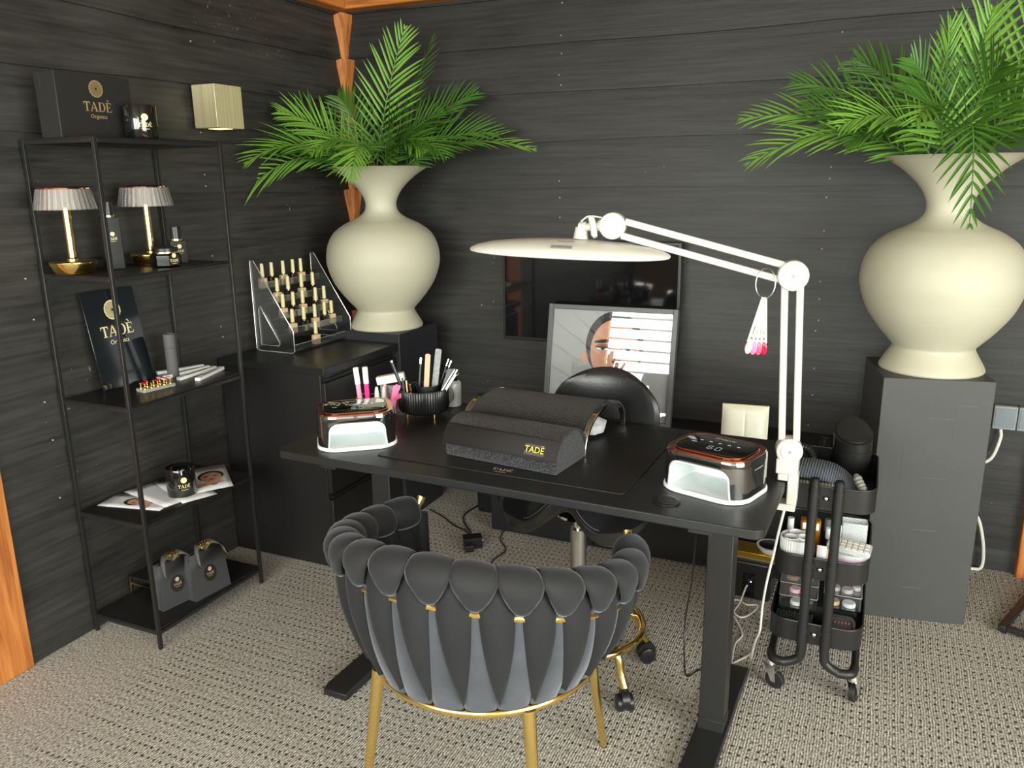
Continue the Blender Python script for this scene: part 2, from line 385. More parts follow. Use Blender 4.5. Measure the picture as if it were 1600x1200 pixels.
def text_polys(s):
    if s not in _tx:
        c = bpy.data.curves.new('t', 'FONT'); c.body = s; c.size = 1; c.align_x = 'CENTER'; c.resolution_u = 2
        o = bpy.data.objects.new('t', c); COL.objects.link(o)
        bpy.context.view_layer.update()
        me = bpy.data.meshes.new_from_object(o.evaluated_get(bpy.context.evaluated_depsgraph_get()))
        _tx[s] = ([(v.co.x, v.co.y) for v in me.vertices], [tuple(p.vertices) for p in me.polygons])
        bpy.data.objects.remove(o); bpy.data.curves.remove(c); bpy.data.meshes.remove(me)
    return _tx[s]
def letter_polys():   # serif capitals T A D E-grave, cap height 1
    P = []
    def q(*p): P.append(list(p))
    def r(x0, y0, x1, y1): q((x0, y0), (x1, y0), (x1, y1), (x0, y1))
    # T
    r(.34, .05, .52, .92); r(.02, .90, .84, 1); q((.02, .70), (.07, .70), (.12, .92), (.02, .92)); q((.79, .70), (.84, .70), (.84, .92), (.74, .92)); r(.22, 0, .64, .06)
    # A
    q((.92, .04), (1.00, .04), (1.38, 1), (1.30, 1)); q((1.56, .04), (1.76, .04), (1.42, 1), (1.28, 1)); r(1.06, .30, 1.58, .37); r(.84, 0, 1.10, .055); r(1.44, 0, 1.86, .055)
    # D
    r(2.00, .03, 2.19, .97); r(1.92, 0, 2.4, .06); r(1.92, .94, 2.4, 1)
    n = 10
    for i in range(n):
        a, b = -PI/2+PI*i/n, -PI/2+PI*(i+1)/n
        def pt(t, k): return (2.38+(.42-.0)*math.cos(t)*(1 if k else .56), .5+.5*math.sin(t)*(1 if k else .88))
        q(pt(a, 0), pt(a, 1), pt(b, 1), pt(b, 0))
    # E with grave
    r(2.98, .03, 3.16, .97); r(2.90, 0, 3.62, .07); r(2.90, .93, 3.58, 1); r(3.1, .47, 3.42, .54); q((3.56, 0), (3.62, 0), (3.66, .26), (3.61, .26)); q((3.53, 1), (3.58, 1), (3.60, .76), (3.55, .76)); r(3.38, .38, 3.43, .63)
    q((3.06, 1.30), (3.20, 1.33), (3.36, 1.10), (3.30, 1.08))
    return [[((x-1.84)/3.64, y/3.64) for x, y in p] for p in P]
_LET = letter_polys()
def logo(parent, M, W, m, wrap=None, emblem=True, organics=True, disc=None, name='logo', solidem=False):
    """roundel of fine spokes over TADE-grave / Organics, W wide; local x right, y up, z out of the surface"""
    g = G()
    def put(poly, dz=0.):
        o = []
        for x, y in poly:
            x *= W; y *= W
            if wrap: p = Vector((wrap*math.sin(x/wrap), y, wrap*math.cos(x/wrap)-wrap+.0006+dz))
            else: p = Vector((x, y, .0006+dz))
            o.append(tuple(M @ p))
        return o
    for p in _LET: g.add(put(p), [tuple(range(len(p)))])
    if organics:
        vs, fs = text_polys('Organics')
        g.add(put([(x*.165, y*.165-.20) for x, y in vs]), fs)
    if emblem:
        cx, cy, R = 0., .66, .245
        k = 32 if not solidem else 20
        if solidem:
            p = [(cx+R*math.cos(2*PI*i/k), cy+R*math.sin(2*PI*i/k)) for i in range(k)]; g.add(put(p), [tuple(range(k))])
        else:
            for i in range(k):
                a = 2*PI*i/k; b = .33*2*PI/k
                pt = lambda r, t: (cx+r*math.cos(t), cy+r*math.sin(t))
                g.add(put([pt(R*.12, a-b*.5), pt(R*.92, a-b*.8), pt(R*.92, a+b*.8), pt(R*.12, a+b*.5)]), [(0, 1, 2, 3)])
                g.add(put([pt(R*.9, a-PI/k), pt(R*(1+.04*(i % 2)), a-PI/k), pt(R*(1.04-.04*(i % 2)), a+PI/k), pt(R*.9, a+PI/k)]), [(0, 1, 2, 3)])
    return g.build(name, m, parent)
def text(parent, M, s, size, m, name='lettering', wrap=None):
    g = G(); vs, fs = text_polys(s)
    if wrap: g.add([tuple(M @ Vector((wrap*math.sin(x*size/wrap), y*size, wrap*math.cos(x*size/wrap)-wrap+.0006))) for x, y in vs], fs)
    else: g.add([tuple(M @ Vector((x*size, y*size, .0006))) for x, y in vs], fs)
    return g.build(name, m, parent)
def boolean(ga, gb):   # a minus b, returned as verts/faces G
    a = bpy.data.objects.new('a', ga.mesh('a', M_WHITE)); b = bpy.data.objects.new('b', gb.mesh('b', M_WHITE))
    COL.objects.link(a); COL.objects.link(b)
    m = a.modifiers.new('d', 'BOOLEAN'); m.object = b; m.operation = 'DIFFERENCE'; m.solver = 'EXACT'
    bpy.context.view_layer.update()
    me = bpy.data.meshes.new_from_object(a.evaluated_get(bpy.context.evaluated_depsgraph_get()))
    g = G(); g.add([tuple(v.co) for v in me.vertices], [tuple(p.vertices) for p in me.polygons])
    for o in (a, b): bpy.data.objects.remove(o)
    return g
def open_tray(g, w, d, h, r, t=.003, z0=0., n=5):   # rounded tray, open at the top
    o = rrect(w, d, r, n); i = rrect(w-2*t, d-2*t, max(r-t, .001), n)
    L = lambda P, z: [(x, y, z) for x, y in P]
    return g.loft([L(o, z0), L(o, z0+h), L(i, z0+h), L(i, z0+t)])

# ------------------------------------------------------------------ the setting
SEAM0, PITCH = 2.195, .21
def board_wall(L0, L1, axis):
    """lapped sawn boards: each board leans out to the wall plane at its foot, its lower edge a little wavy"""
    g = G(); rnd = random.Random(3 if axis == 'x' else 5); n = 46
    zs = [SEAM0+PITCH*k for k in range(2, -12, -1)]
    for z in zs:
        if z+PITCH < .0: continue
        ph = [rnd.uniform(0, 6) for _ in range(4)]
        def edge(s, z=z, ph=ph): return (z if z > .02 else -.04)+(.0035*math.sin(s*2.1+ph[0])+.0025*math.sin(s*5.3+ph[1]))*(z > .02)
        rows = []
        for i in range(n+1):
            s = L0+(L1-L0)*i/n; zb = edge(s); zt = z+PITCH+.01
            P = [(-.03, zb), (0., zb), (-.004, zb+.09), (-.017, zt), (-.03, zt)]
            rows.append([((s, -o, q) if axis == 'x' else (o, s, q)) for o, q in P])
        g.loft(rows)
    return g
struct('wall_back', board_wall(.02, 5.3, 'x'), M_WB)
struct('wall_left', board_wall(-2.75, -.02, 'y'), M_WL)
struct('floor', G().bb((-.05, -6.3, -.05), (5.4, .05, 0)), M_CARPET)
struct('ceiling', G().bb((-.05, -6.0, 2.62), (5.4, .05, 2.66)), M_CEIL)
for nm_, axis, cols in (('wall_back', 'x', (1.16, 2.33)), ('wall_left', 'y', (-1.02, -1.86))):
    g = G(); rn = random.Random(4)
    for k in range(-9, 2):
        for dz in (.03, .075, .165):
            for c in cols:
                if rn.random() < (.35 if axis == 'x' else .6): continue
                s_ = c+rn.uniform(-.006, .006); z = SEAM0+PITCH*k+dz; o_ = .0035-dz*.07
                a, b_ = ((s_, .004-o_+.003, z), (s_, -o_-.0012, z)) if axis == 'x' else ((o_-.007, s_, z), (o_+.0012, s_, z))
                g.cyl(a, b_, .0028, 8)
    g.build('nail_heads', mat('pale_nail_head_'+axis, rgb(170, 165, 155), .5), bpy.data.objects[nm_])
# corner post: seen as notched wedges between the boards
g = G()
for k in range(-10, 3):
    z0 = SEAM0+PITCH*k; z1 = z0+PITCH
    if z1 < 0.05: continue
    z0 = max(z0, 0.)
    a0, a1 = .016, .042
    g.loft([[(-.01, .01, z0), (a0+.012, .012, z0), (a0, -a0, z0), (-.012, -a0-.012, z0)],
            [(-.01, .01, z1), (a1+.012, .012, z1), (a1, -a1, z1), (-.012, -a1-.012, z1)]])
struct('trim_1', g, M_TIMBER)
struct('trim_2', G().bb((-.04, -2.32, 0), (.014, -2.058, 2.5)), M_TIMBER, bevel=.004)
struct('trim_3', G().bb((0, -.075, 2.415), (5.3, .03, 2.56)), M_BEAMX, bevel=.004)
struct('trim_4', G().bb((-.03, -5.8, 2.415), (.075, -.0755, 2.56)), timber_mat('orange_beam_side', rgb(150, 82, 30), rgb(205, 130, 60), (1, .06, 1)), bevel=.004)
struct('trim_5', G().bb((3.172, -.045, 0), (3.30, .02, 2.41)), M_TIMBER, bevel=.004)
struct('wall_left_front', board_wall(-5.7, -2.33, 'y'), M_WL)
struct('wall_right_added', G().bb((5.36, -2.45, 0), (5.42, .05, 2.62)).bb((5.36, -5.6, 0), (5.42, -5.35, 2.62)).bb((5.36, -5.35, 0), (5.42, -2.45, .42)).bb((5.36, -5.35, 2.48), (5.42, -2.45, 2.62)), M_CEIL)  # unseen wall added to block side light; opening made for the area light
# window wall behind the viewer: mullions and the thin slats of a blind
g = G()
for xx in (-.0, 1.05, 2.1, 3.15, 4.2, 5.25): g.bb((xx-.05, -5.66, 0), (xx+.05, -5.58, 2.6))
g.bb((-.05, -5.66, .0), (5.3, -5.6, .85)); g.bb((-.05, -5.66, 2.42), (5.3, -5.6, 2.6))
struct('window_1', g, M_CEIL)
g = G()
for k in range(12): g.bb((0, -5.59, 1.0+.125*k), (5.2, -5.55, 1.012+.125*k))
o = g.build('slat', M_WHITE); o.parent = bpy.data.objects['window_1']

# ------------------------------------------------------------------ metal shelf on the left wall
SX0, SX1, SY0, SY1 = .010, .340, -1.815, -1.275
LEV = [.073, .477, .892, 1.322, 1.75]
t = thing('shelf_unit', 'tall thin black metal shelf unit with five shelves against the left wall', 'shelf', (0, 0, 0))
for px, py in ((SX0, SY0), (SX1, SY0), (SX1, SY1), (SX0, SY1)):
    sx = 1 if px < .1 else -1; sy = 1 if py < -1.5 else -1
    p = G().bb((px, py, 0), (px+sx*.013, py+sy*.013, 1.75)).build('post', M_BLACK, t, bevel=.0015)
    g = G()
    for z in LEV[1:-1]: g.cyl((px+sx*.0065, py+sy*.0065, z-.008), (px+sx*.0065-sx*.0, py-sy*.002, z-.008), .003, 8)
    g.build('screw', M_BLACK, p)
for z in LEV:
    s = G().bb((SX0+.014, SY0+.002, z-.004), (SX1-.014, SY1-.002, z)).build('shelf', M_BLACKPANEL, t)
    g = G()
    for y in (SY0, SY1-.013): g.bb((SX0+.014, y, z-.017), (SX1-.014, y+.013, z-.0045))
    for x_ in (SX0+.001, SX1-.013): g.bb((x_, SY0+.014, z-.017), (x_+.012, SY1-.014, z-.0045))
    g.build('edge_rail', M_BLACK, s, bevel=.001)

# top shelf: gift box and candle
t = thing('gift_box', 'large flat matte black gift box with gold roundel logo on the top shelf', 'box', (.155, -1.67, 1.7505))
b = G().bb((-.045, -.14, 0), (.045, .14, .197)).build('box_body', M_BOX, t, bevel=.002)
G().bb((-.0455, -.1405, .150), (-.02, .1405, .1975)).build('lid_flap', M_BOX, b, bevel=.001)
logo(b, frame((.045, .005, .085), (0, 1, 0), (0, 0, 1)), .105, M_LOGOGOLD)
def candle(loc, label, r, h, ang):
    t = thing('candle_jar', label, 'candle', loc)
    j = G().lathe([(r*.96, 0), (r, .004), (r, h-.002), (r-.001, h), (r-.004, h), (r-.004, h-.03), (0, h-.03)], 40).build('jar', M_GLOSSBLK, t)
    G().lathe([(r-.0045, h-.036), (r-.0045, h-.032), (0, h-.0315)], 32).build('wax', M_BOX, t)
    d = Vector((math.sin(ang), -math.cos(ang), 0))
    logo(j, frame(d*r+Vector((0, 0, h*.36)), (math.cos(ang), math.sin(ang), 0), (0, 0, 1)), .045, M_LOGOCREAM, wrap=r, solidem=True)
    return t
candle((.268, -1.562, 1.7505), 'glossy black candle glass with cream logo on the top shelf beside the gift box', .051, .108, R_(62))
candle((.238, -1.545, .4785), 'glossy black candle jar standing on white photo prints on the fourth shelf', .052, .108, R_(58))

# cube wall lamp
t = thing('wall_lamp', 'small cube wall lamp of brushed brass on the left wall', 'lamp', (.012, -.992, 1.818))
g = G(); open_tray(g, .126, .15, .155, .002, .004); g.M = Matrix()
G().box((.063, 0, .0815), (.116, .15, .163)).build('cube_shade', M_GOLDB, t, bevel=.0015)
G().bb((-.012, -.045, .02), (.0045, .045, .14)).build('wall_plate', M_GOLDB, t)
G().bb((.03, -.03, -.002), (.10, .03, .0)).build('diffuser', mat('warm_diffuser', (1, .85, .6), .4, Emission_Color=(1, .75, .35), Emission_Strength=1.2), t)

# second shelf: two table lamps and black bottles
def table_lamp(loc, label):
    t = thing('table_lamp', label, 'lamp', loc, group='brass table lamps on the second shelf')
    G().lathe([(.0, .0), (.052, 0), (.058, .004), (.0725, .034), (.0725, .040), (.069, .042), (.012, .043), (0, .043)], 40).build('base', M_GOLD, t)
    G().lathe([(.018, .042), (.018, .05), (.013, .054), (.013, .214), (.0, .214)], 24).build('stem', M_GOLD, t)
    rings = []; n = 72
    for r, z in ((.094, .208), (.080, .272), (.0775, .272), (.0915, .208)):
        rings.append([((r-.0022*(k % 2))*math.cos(2*PI*k/n), (r-.0022*(k % 2))*math.sin(2*PI*k/n), z) for k in range(n)])
    G().loft(rings, loop=True).build('ribbed_shade', clear('ribbed_crystal_shade', (.95, .95, .94), .5, .2, .08), t)
    G().lathe([(0, .272), (.079, .272), (.080, .276), (.076, .279), (0, .28)], 40).build('top_cap', M_ROSE, t)
    return t
table_lamp((.125, -1.775, 1.3225), 'brass table lamp with ribbed crystal shade at near end of the second shelf')
table_lamp((.135, -1.462, 1.3225), 'brass table lamp with ribbed crystal shade standing behind the small black jar')
def sq_bottle(loc, rz, w, d, h, capr, caph, label, lw, lz):
    t = thing('cosmetic_bottle', label, 'bottle', loc, rz)
    b = G().prism(rrect(w, d, .005), 0, h).build('body', M_BOX, t, bevel=.002)
    G().lathe([(capr+.002, h), (capr+.002, h+.006), (capr+.0005, h+.0065)], 24).build('collar', M_GOLD, t)
    G().lathe([(0, h+.006), (capr, h+.006), (capr, h+caph-.001), (capr-.001, h+caph), (0, h+caph)], 24).build('cap', M_PLASTIC, t)
    logo(b, frame((0, -d/2, lz), (1, 0, 0), (0, 0, 1)), lw, M_LOGOCREAM, solidem=True)
sq_bottle((.125, -1.617, 1.3225), R_(65), .062, .04, .176, .0165, .052, 'tall slim black bottle with gold collar behind the front shelf post', .03, .10)
sq_bottle((.185, -1.388, 1.3225), R_(66), .06, .046, .082, .0185, .05, 'short square black bottle with round cap beside the small black jar', .032, .04)
t = thing('cosmetic_jar', 'small faceted black cosmetic jar with wide lid in front of a brass lamp', 'jar', (.235, -1.492, 1.3225), R_(12))
b = G().lathe([(.042, 0), (.053, .006), (.053, .040), (.046, .046), (.046, .048), (0, .048)], 8).build('body', M_GLOSSBLK, t)
G().lathe([(0, .0485), (.043, .0485), (.043, .064), (.040, .068), (0, .069)], 32).build('lid', M_PLASTIC, t)
G().lathe([(.0445, .048), (.0445, .052), (.0425, .0525)], 32).build('collar', M_GOLD, t)
logo(b, frame((.053*math.cos(PI/8)*math.cos(R_(-22.5-0)), .053*math.cos(PI/8)*math.sin(R_(-22.5)), .018), (math.sin(R_(22.5)), math.cos(R_(22.5)), 0), (0, 0, 1)), .033, M_LOGOCREAM, solidem=True)

# third shelf: sign, tube, white files, nail-sample tray
t = thing('acrylic_sign', 'dark glossy acrylic sign with gold logo leaning on the wall, third shelf', 'sign', (.075, -1.575, .8925), 0)
t.rotation_euler = (0, R_(-9.5), R_(2.0))
b = G().bb((-.006, -.115, .001), (0, .115, .352)).build('panel', mat('blue_black_acrylic', (.006, .009, .012), .07, var=.1, Specular_IOR_Level=.7), t, bevel=.001)
logo(b, frame((0, .004, .185), (0, 1, 0), (0, 0, 1)), .142, M_LOGOCREAM)
t = thing('cardboard_tube', 'slim dark grey lidded tube standing at the back of the third shelf', 'tube', (.125, -1.418, .8925))
G().lathe([(.0205, 0), (.0215, .001), (.0215, .112), (.0, .112)], 28).build('body', M_GREY, t)
G().lathe([(.0205, .112), (.0222, .1135), (.0222, .163), (.021, .165), (.0185, .165), (.0185, .161), (0, .161)], 28).build('lid', M_GREY, t)
files = [((.04, -1.42), (.115, -1.255), 'white file block lying nearest the wall in the fan on third shelf'),
         ((.125, -1.455), (.150, -1.262), 'white file block second from the wall in the fan on third shelf'),
         ((.195, -1.462), (.182, -1.262), 'white file block third from the wall in the fan on third shelf'),
         ((.268, -1.442), (.215, -1.258), 'white file block at the front of the fan on third shelf')]
for (a, b_, lb) in files:
    L = math.hypot(b_[0]-a[0], b_[1]-a[1]); rz = math.atan2(b_[1]-a[1], b_[0]-a[0])
    g = G().prism(rrect(L, .021, .002), 0, .0115)
    g.cur = 1; g.box((0, 0, .0117), (L*.55, .008, .0004))
    o = g.build('file_block', [M_WHITE, M_GREYTXT], bevel=.001); o.location = ((a[0]+b_[0])/2, (a[1]+b_[1])/2, .893); o.rotation_euler = (0, 0, rz)
    tag(o, lb, 'file', 'fan of white files on the third shelf')
ty = thing('sample_tray', 'clear grey tray holding gold nail sample stands on the third shelf', 'tray', (.215, -1.585, .8925), R_(80))
G().prism(rrect(.128, .052, .006), 0, .012).build('tray_base', mat('pale_grey_resin', rgb(150, 150, 140), .2, var=.1), ty, bevel=.002)
nm = [M_RED, M_GLOSSBLK, M_RED, M_PALEPINK, M_NUDE, M_GLOSSBLK, M_RED, M_GLOSSBLK, M_NUDE, M_PALEPINK]
nl = ['red', 'black', 'red', 'pale pink', 'nude', 'black', 'red', 'black', 'nude', 'pale pink']
pos5 = ['near end', 'next to the near end', 'middle', 'next to the far end', 'far end']
proto = None
for k in range(10):
    i, row = k % 5, k//5
    lx, ly = -.05+.025*i, (-.013 if row == 0 else .013)
    ca, sa = math.cos(R_(80)), math.sin(R_(80))
    p = (.215+ca*lx-sa*ly, -1.585+sa*lx+ca*ly, .9047)
    s = thing('nail_sample', f'{nl[k]} sample nail on gold stand, {pos5[i]} of the {"front" if row == 0 else "back"} row', 'nail sample', p, R_(80), 'nail samples on the grey tray')
    G().lathe([(.0065, 0), (.0065, .003), (.003, .006), (.0028, .014), (.006, .016), (.006, .018), (0, .018)], 12).build('stand', M_GOLD, s)
    G().ell((0, .006, .0205), (.0062, .0145, .0035), 12, 6).build('nail', nm[k], s)

# fourth shelf: photo prints
def print_card(corners, z, label, rz_face, lift=.0, face=True, size=.036):
    """a photo print: a thin sheet with a woman's face printed on it"""
    c = sum((Vector((*p, 0)) for p in corners), Vector())/4
    ux = (Vector((*corners[1], 0))-Vector((*corners[0], 0))); uy = (Vector((*corners[3], 0))-Vector((*corners[0], 0)))
    t = thing('photo_print', label, 'photo', (c.x, c.y, z))
    def P(u, v, dz=0.): p = (Vector((*corners[0], 0))+ux*u+uy*v)-c; return (p.x, p.y, lift*(u-.5)*abs(u-.5)*2+.0006+dz)
    g = G(); g.grid(lambda u, v: P(u, v), 6, 4)
    sh = g.build('sheet', M_PAPER, t, solid=.0008)
    if face:
        g = G(); lu, lv = ux.length, uy.length
        def disc(cx, cy, rx, ry, dz, mi, rot=0, n=22):
            q = []
            for k in range(n):
                a, b_ = rx*math.cos(2*PI*k/n), ry*math.sin(2*PI*k/n)
                x_ = cx+a*math.cos(R_(rot))-b_*math.sin(R_(rot)); y_ = cy+a*math.sin(R_(rot))+b_*math.cos(R_(rot))
                x_, y_ = x_*size, y_*size
                du, dv = (x_, y_) if rz_face == 0 else (-y_, x_)
                q.append(P(min(max(.5+du/lu, .012), .988), min(max(.5+dv/lv, .012), .988), .0006+dz))
            g.cur = mi; g.add(q, [tuple(range(n))])
        disc(0, .42, 1.08, 1.30, .0, 0); disc(.05, -1.25, .42, .7, .0001, 2)
        disc(0, .08, .88, 1.22, .0002, 1); disc(.22, .06, .55, .98, .0003, 5)
        for sx in (-1, 1):
            disc(sx*.40, .46, .30, .06, .0005, 0, sx*-6); disc(sx*.40, .24, .24, .09, .0005, 2); disc(sx*.40, .23, .09, .08, .0007, 0)
        disc(.04, -.22, .18, .10, .0005, 2); disc(0, -.55, .34, .12, .0005, 3)
        disc(-.75, -1.55, 1.05, .42, .0004, 1, 18); disc(.1, -1.22, .75, .2, .0006, 5, 24); disc(.2, -1.5, .7, .18, .0007, 1, 14)
        g.build('printed_face', [M_HAIR, M_SKIN, M_SKIN2, M_LIP, M_PAPER, M_SKIN3], t)
    return t
print_card([(.036, -1.752), (.286, -1.70), (.262, -1.585), (.012, -1.637)], .4775, 'white photo print of a face, nearest the shelf front left post', 90, size=.032)
print_card([(.02, -1.62), (.285, -1.67), (.31, -1.535), (.045, -1.49)], .4791, 'blank side white photo print lying under the candle jar', 0, face=False)
print_card([(.07, -1.515), (.315, -1.62), (.365, -1.50), (.12, -1.395)], .4794, 'white sheet overlapping between the candle jar and shelf edge', 0, face=False)
print_card([(.29, -1.525), (.365, -1.415), (.185, -1.245), (.075, -1.345)], .481, 'white photo print of a woman with her hand at her chin, far end', 0, .0, size=.046)

# bottom shelf: small riser and two gift bags
t = thing('display_riser', 'small black riser with gold legs on the bottom shelf behind the bags', 'riser', (.105, -1.56, .0735))
G().bb((-.075, -.10, .068), (.075, .10, .08)).build('top_plate', M_BLACKPANEL, t, bevel=.002)
for sx in (-1, 1):
    for sy in (-1, 1): G().bb((sx*.07-.004, sy*.094-.004, 0), (sx*.07+.004, sy*.094+.004, .0675)).build('leg', M_GOLD, t)
for sy in (-1, 1): G().bb((-.066, sy*.094-.003, .045), (.066, sy*.094+.003, .051)).build('crossbar', M_GOLD, t)
def gift_bag(loc, rz, label, w, d, h, bow):
    t = thing('gift_bag', label, 'bag', loc, rz, 'charcoal gift bags on the bottom shelf')
    g = G()
    W2, D2 = w/2, d/2; tw, td = W2*.93, D2*.35
    # body with side gussets folded in
    rings = []
    for f in (0, .2, .6, 1):
        a = W2+(tw-W2)*f; b = D2+(td-D2)*f; k = .012*f+.004*(0 < f < 1)
        z = h*f
        rings.append([(-a, -b, z), (a, -b, z), (a-k*1.6, 0, z), (a, b, z), (-a, b, z), (-a+k*1.6, 0, z)])
    g.loft(rings, True, False)
    b = g.build('paper_bag', M_BAG, t, solid=.0008)
    pts = [(.024*math.cos(2*PI*k/24), .024*math.sin(2*PI*k/24)) for k in range(24)]
    tilt = math.atan2(D2-td, h)
    M = frame((0, -D2+(D2-td)*.47-.0012, h*.47), (1, 0, 0), (0, math.sin(tilt), math.cos(tilt)))
    g = G(); g.add([tuple(M @ Vector((x_*1.2, y_*1.35, .0004))) for x_, y_ in pts], [tuple(range(24))])
    s = g.build('sticker', M_BOX, b)
    logo(s, M @ Matrix.Translation((0, -.006, .0006)), .034, M_LOGOROSE, solidem=True)
    g = G()
    for sx in (-1, 1):
        p = smooth_path([(0, 0, h+.002), (sx*.03, -.005, h+.022), (sx*.055, -.03, h+.005), (sx*.062, -.045, h-.03)], 5)
        for i in range(len(p)-1):
            a, c = p[i], p[i+1]; wv = Vector((0, .012, .006))
            g.add([tuple(a-wv), tuple(a+wv), tuple(c+wv), tuple(c-wv)], [(0, 1, 2, 3)])
    g.build('ribbon', M_RIBBON, t, solid=.0006)
    g = G(); g.tube([(.028*math.cos(a), .004, h+.0+.03*math.sin(a)) for a in [PI*k/12 for k in range(13)]], .0022, 6)
    g.build('handle_cord', M_BOX, t)
    g = G(); rn = random.Random(bow)
    for k in range(9):
        c = Vector((rn.uniform(-.022, .022), rn.uniform(-.014, .01), h+.012+rn.uniform(0, .016)))
        g.tube([c+Vector((.007*math.cos(a), .002*math.sin(2*a), .007*math.sin(a))) for a in [2*PI*q/8 for q in range(8)]], .0018, 5, True)
    g.build('gold_charm', M_GOLD, t)
gift_bag((.232, -1.628, .0735), R_(80), 'charcoal gift bag with gold charm standing beside the front shelf post', .15, .062, .172, 1)
gift_bag((.285, -1.520, .0735), R_(84), 'charcoal gift bag with round logo sticker, nearer the shelf far end', .165, .066, .178, 4)

# ------------------------------------------------------------------ drawer cabinet, rack and polish bottles
t = thing('drawer_cabinet', 'black wood-grain cabinet with three drawers in the corner under the polish rack', 'cabinet', (0, 0, 0))
G().bb((.006, -1.05, 0), (.526, -.515, .848)).build('carcass', M_BLKWOOD, t, bevel=.002)
G().bb((.006, -1.062, .849), (.556, -.51, .88)).build('top_panel', M_BLACKPANEL, t, bevel=.002)
for z0, z1 in ((.592, .815), (.338, .562), (.06, .308)):
    d = G().bb((.5265, -1.048, z0), (.546, -.517, z1)).build('drawer', M_BLKWOOD, t, bevel=.002)
    G().bb((.5268, -1.03, z1+.0005), (.534, -.535, z1+.012)).build('finger_groove', M_BLACK, d)
t = thing('polish_rack', 'clear acrylic five-tier rack holding nail polish on the cabinet', 'rack', (.165, -.67, .8805), R_(-1))
YH = .205
def side(y):
    o = [(-.105, 0), (.105, 0), (.105, .10), (-.085, .40), (-.105, .40)]
    return [(x_, y, z) for x_, z in o]
for y in (-YH, YH):
    g = G(); g.loft([side(y-.002), side(y+.002)]); p = g.build('side_panel', M_ACRYL, t)
    e_ = G().tube([(-.105, y, .012), (-.105, y, .395), (-.085, y, .398), (.105, y, .10), (.105, y, .012), (.09, y, .003), (-.09, y, .003)], .0022, 6, True).build('polished_edge', clear('acrylic_edge', (.8, .82, .82), .5, .5, .15), p)
    G().tube([(-.078, y, .03), (-.078, y, .19), (-.068, y, .20), (.025, y, .045), (.02, y, .03)], .0018, 6, True).build('cutout_edge', bpy.data.materials['acrylic_edge'], p)
TIER = [(.082, .008), (.042, .074), (.002, .140), (-.038, .206), (-.078, .272)]
for x_, z in TIER:
    s = G().bb((x_-.022, -YH+.003, z), (x_+.020, YH-.003, z+.003)).build('tier_shelf', M_ACRYL, t)
    G().bb((x_+.017, -YH+.003, z+.003), (x_+.020, YH-.003, z+.03)).build('front_lip', M_ACRYL, s)
    G().tube([(x_+.0185, -YH+.004, z+.030), (x_+.0185, YH-.004, z+.030)], .0012, 6).build('lip_edge', bpy.data.materials['acrylic_edge'], s)
rows = [(4, [.06, .225, .43, .61, .76], 'BDBDB', 'top'), (3, [.175, .37, .62, .84], 'BDBD', 'second'), (2, [.13, .315, .49, .74, .91], 'BDBDB', 'third'),
        (1, [.15, .36, .57, .76, .90], 'BDBDB', 'fourth'), (0, [.43], 'B', 'bottom')]
M_DARKB = mat('dark_polish_glass', (.012, .010, .010), .1, Coat_Weight=.5)
protos = {}
ords = ['nearest the shelf unit', 'second from the shelf unit', 'middle', 'second from the vase', 'nearest the vase']
ords4 = ['nearest the shelf unit', 'second from the shelf unit', 'second from the vase', 'nearest the vase']
for ti, ys, kinds, nm_ in rows:
    for i, (f, k) in enumerate(zip(ys, kinds)):
        x_, z = TIER[ti]; yy = -YH+.02+f*(2*YH-.04)
        ca, sa = math.cos(R_(-1)), math.sin(R_(-1))
        p = (.165+ca*x_-sa*yy, -.67+sa*x_+ca*yy, .8805+z+.0032)
        o_ = (ords4 if len(ys) == 4 else ords)[i]
        lb = f'{"beige" if k == "B" else "dark glass"} nail polish bottle with cream cap, {nm_} tier, {o_}' if len(ys) > 1 else 'beige nail polish bottle with cream cap, alone on the bottom tier'
        if k not in protos:
            b = thing('nail_polish_bottle', lb, 'bottle', p, R_(75), 'nail polish bottles on the acrylic rack')
            G().prism(rrect(.036, .026, .006), 0, .044).build('body', M_BEIGE if k == 'B' else M_DARKB, b, bevel=.005, seg=3)
            G().lathe([(.0055, .0442), (.0055, .05), (0, .05)], 12).build('neck', M_GOLD, b)
            G().lathe([(0, .049), (.0088, .049), (.0074, .106), (.0064, .107), (0, .107)], 20).build('cap', M_CREAM, b)
            protos[k] = b
        else: copy_thing(protos[k], p, R_(75), lb)

# ------------------------------------------------------------------ plinths, vases and palm fronds
def plinth(loc, rz, label, m, pipe=False):
    t = thing('plinth', label, 'plinth', loc, rz)
    g = G().bb((-.178, -.178, 0), (.178, .178, .92)); b = g.build('body', m, t, bevel=.002)
    return t, b
plinth((.386, -.325, 0), 0, 'black square plinth in the room corner beneath the far white vase', M_PLINTHD)
t, b = plinth((2.741, -.389, 0), R_(10.5), 'charcoal square plinth against the back wall beside the trolley', M_PLINTH)
g = G()   # scratches in the paint of the front face
for (x0, x1, z) in ((-.02, .06, .56), (-.03, .05, .36), (-.02, .06, .78), (.07, .13, .83), (-.05, .02, .13)): g.bb((x0, -.1788, z), (x1, -.1781, z+.0012))
for (x_, z0, z1) in ((-.09, .55, .8), (.065, .6, .82), (-.01, .36, .56)): g.bb((x_, -.1788, z0), (x_+.0006, -.17802, z1))
g.build('paint_seams', mat('pale_scratch', rgb(92, 94, 94), .6), b)
VP = [(.172, 0), (.175, .008), (.166, .028), (.146, .062), (.137, .084), (.150, .102), (.192, .15), (.236, .215), (.262, .285), (.268, .335), (.258, .395), (.228, .45), (.175, .49), (.125, .513), (.090, .536), (.074, .562), (.076, .60), (.104, .65), (.155, .70), (.205, .735), (.236, .75)]
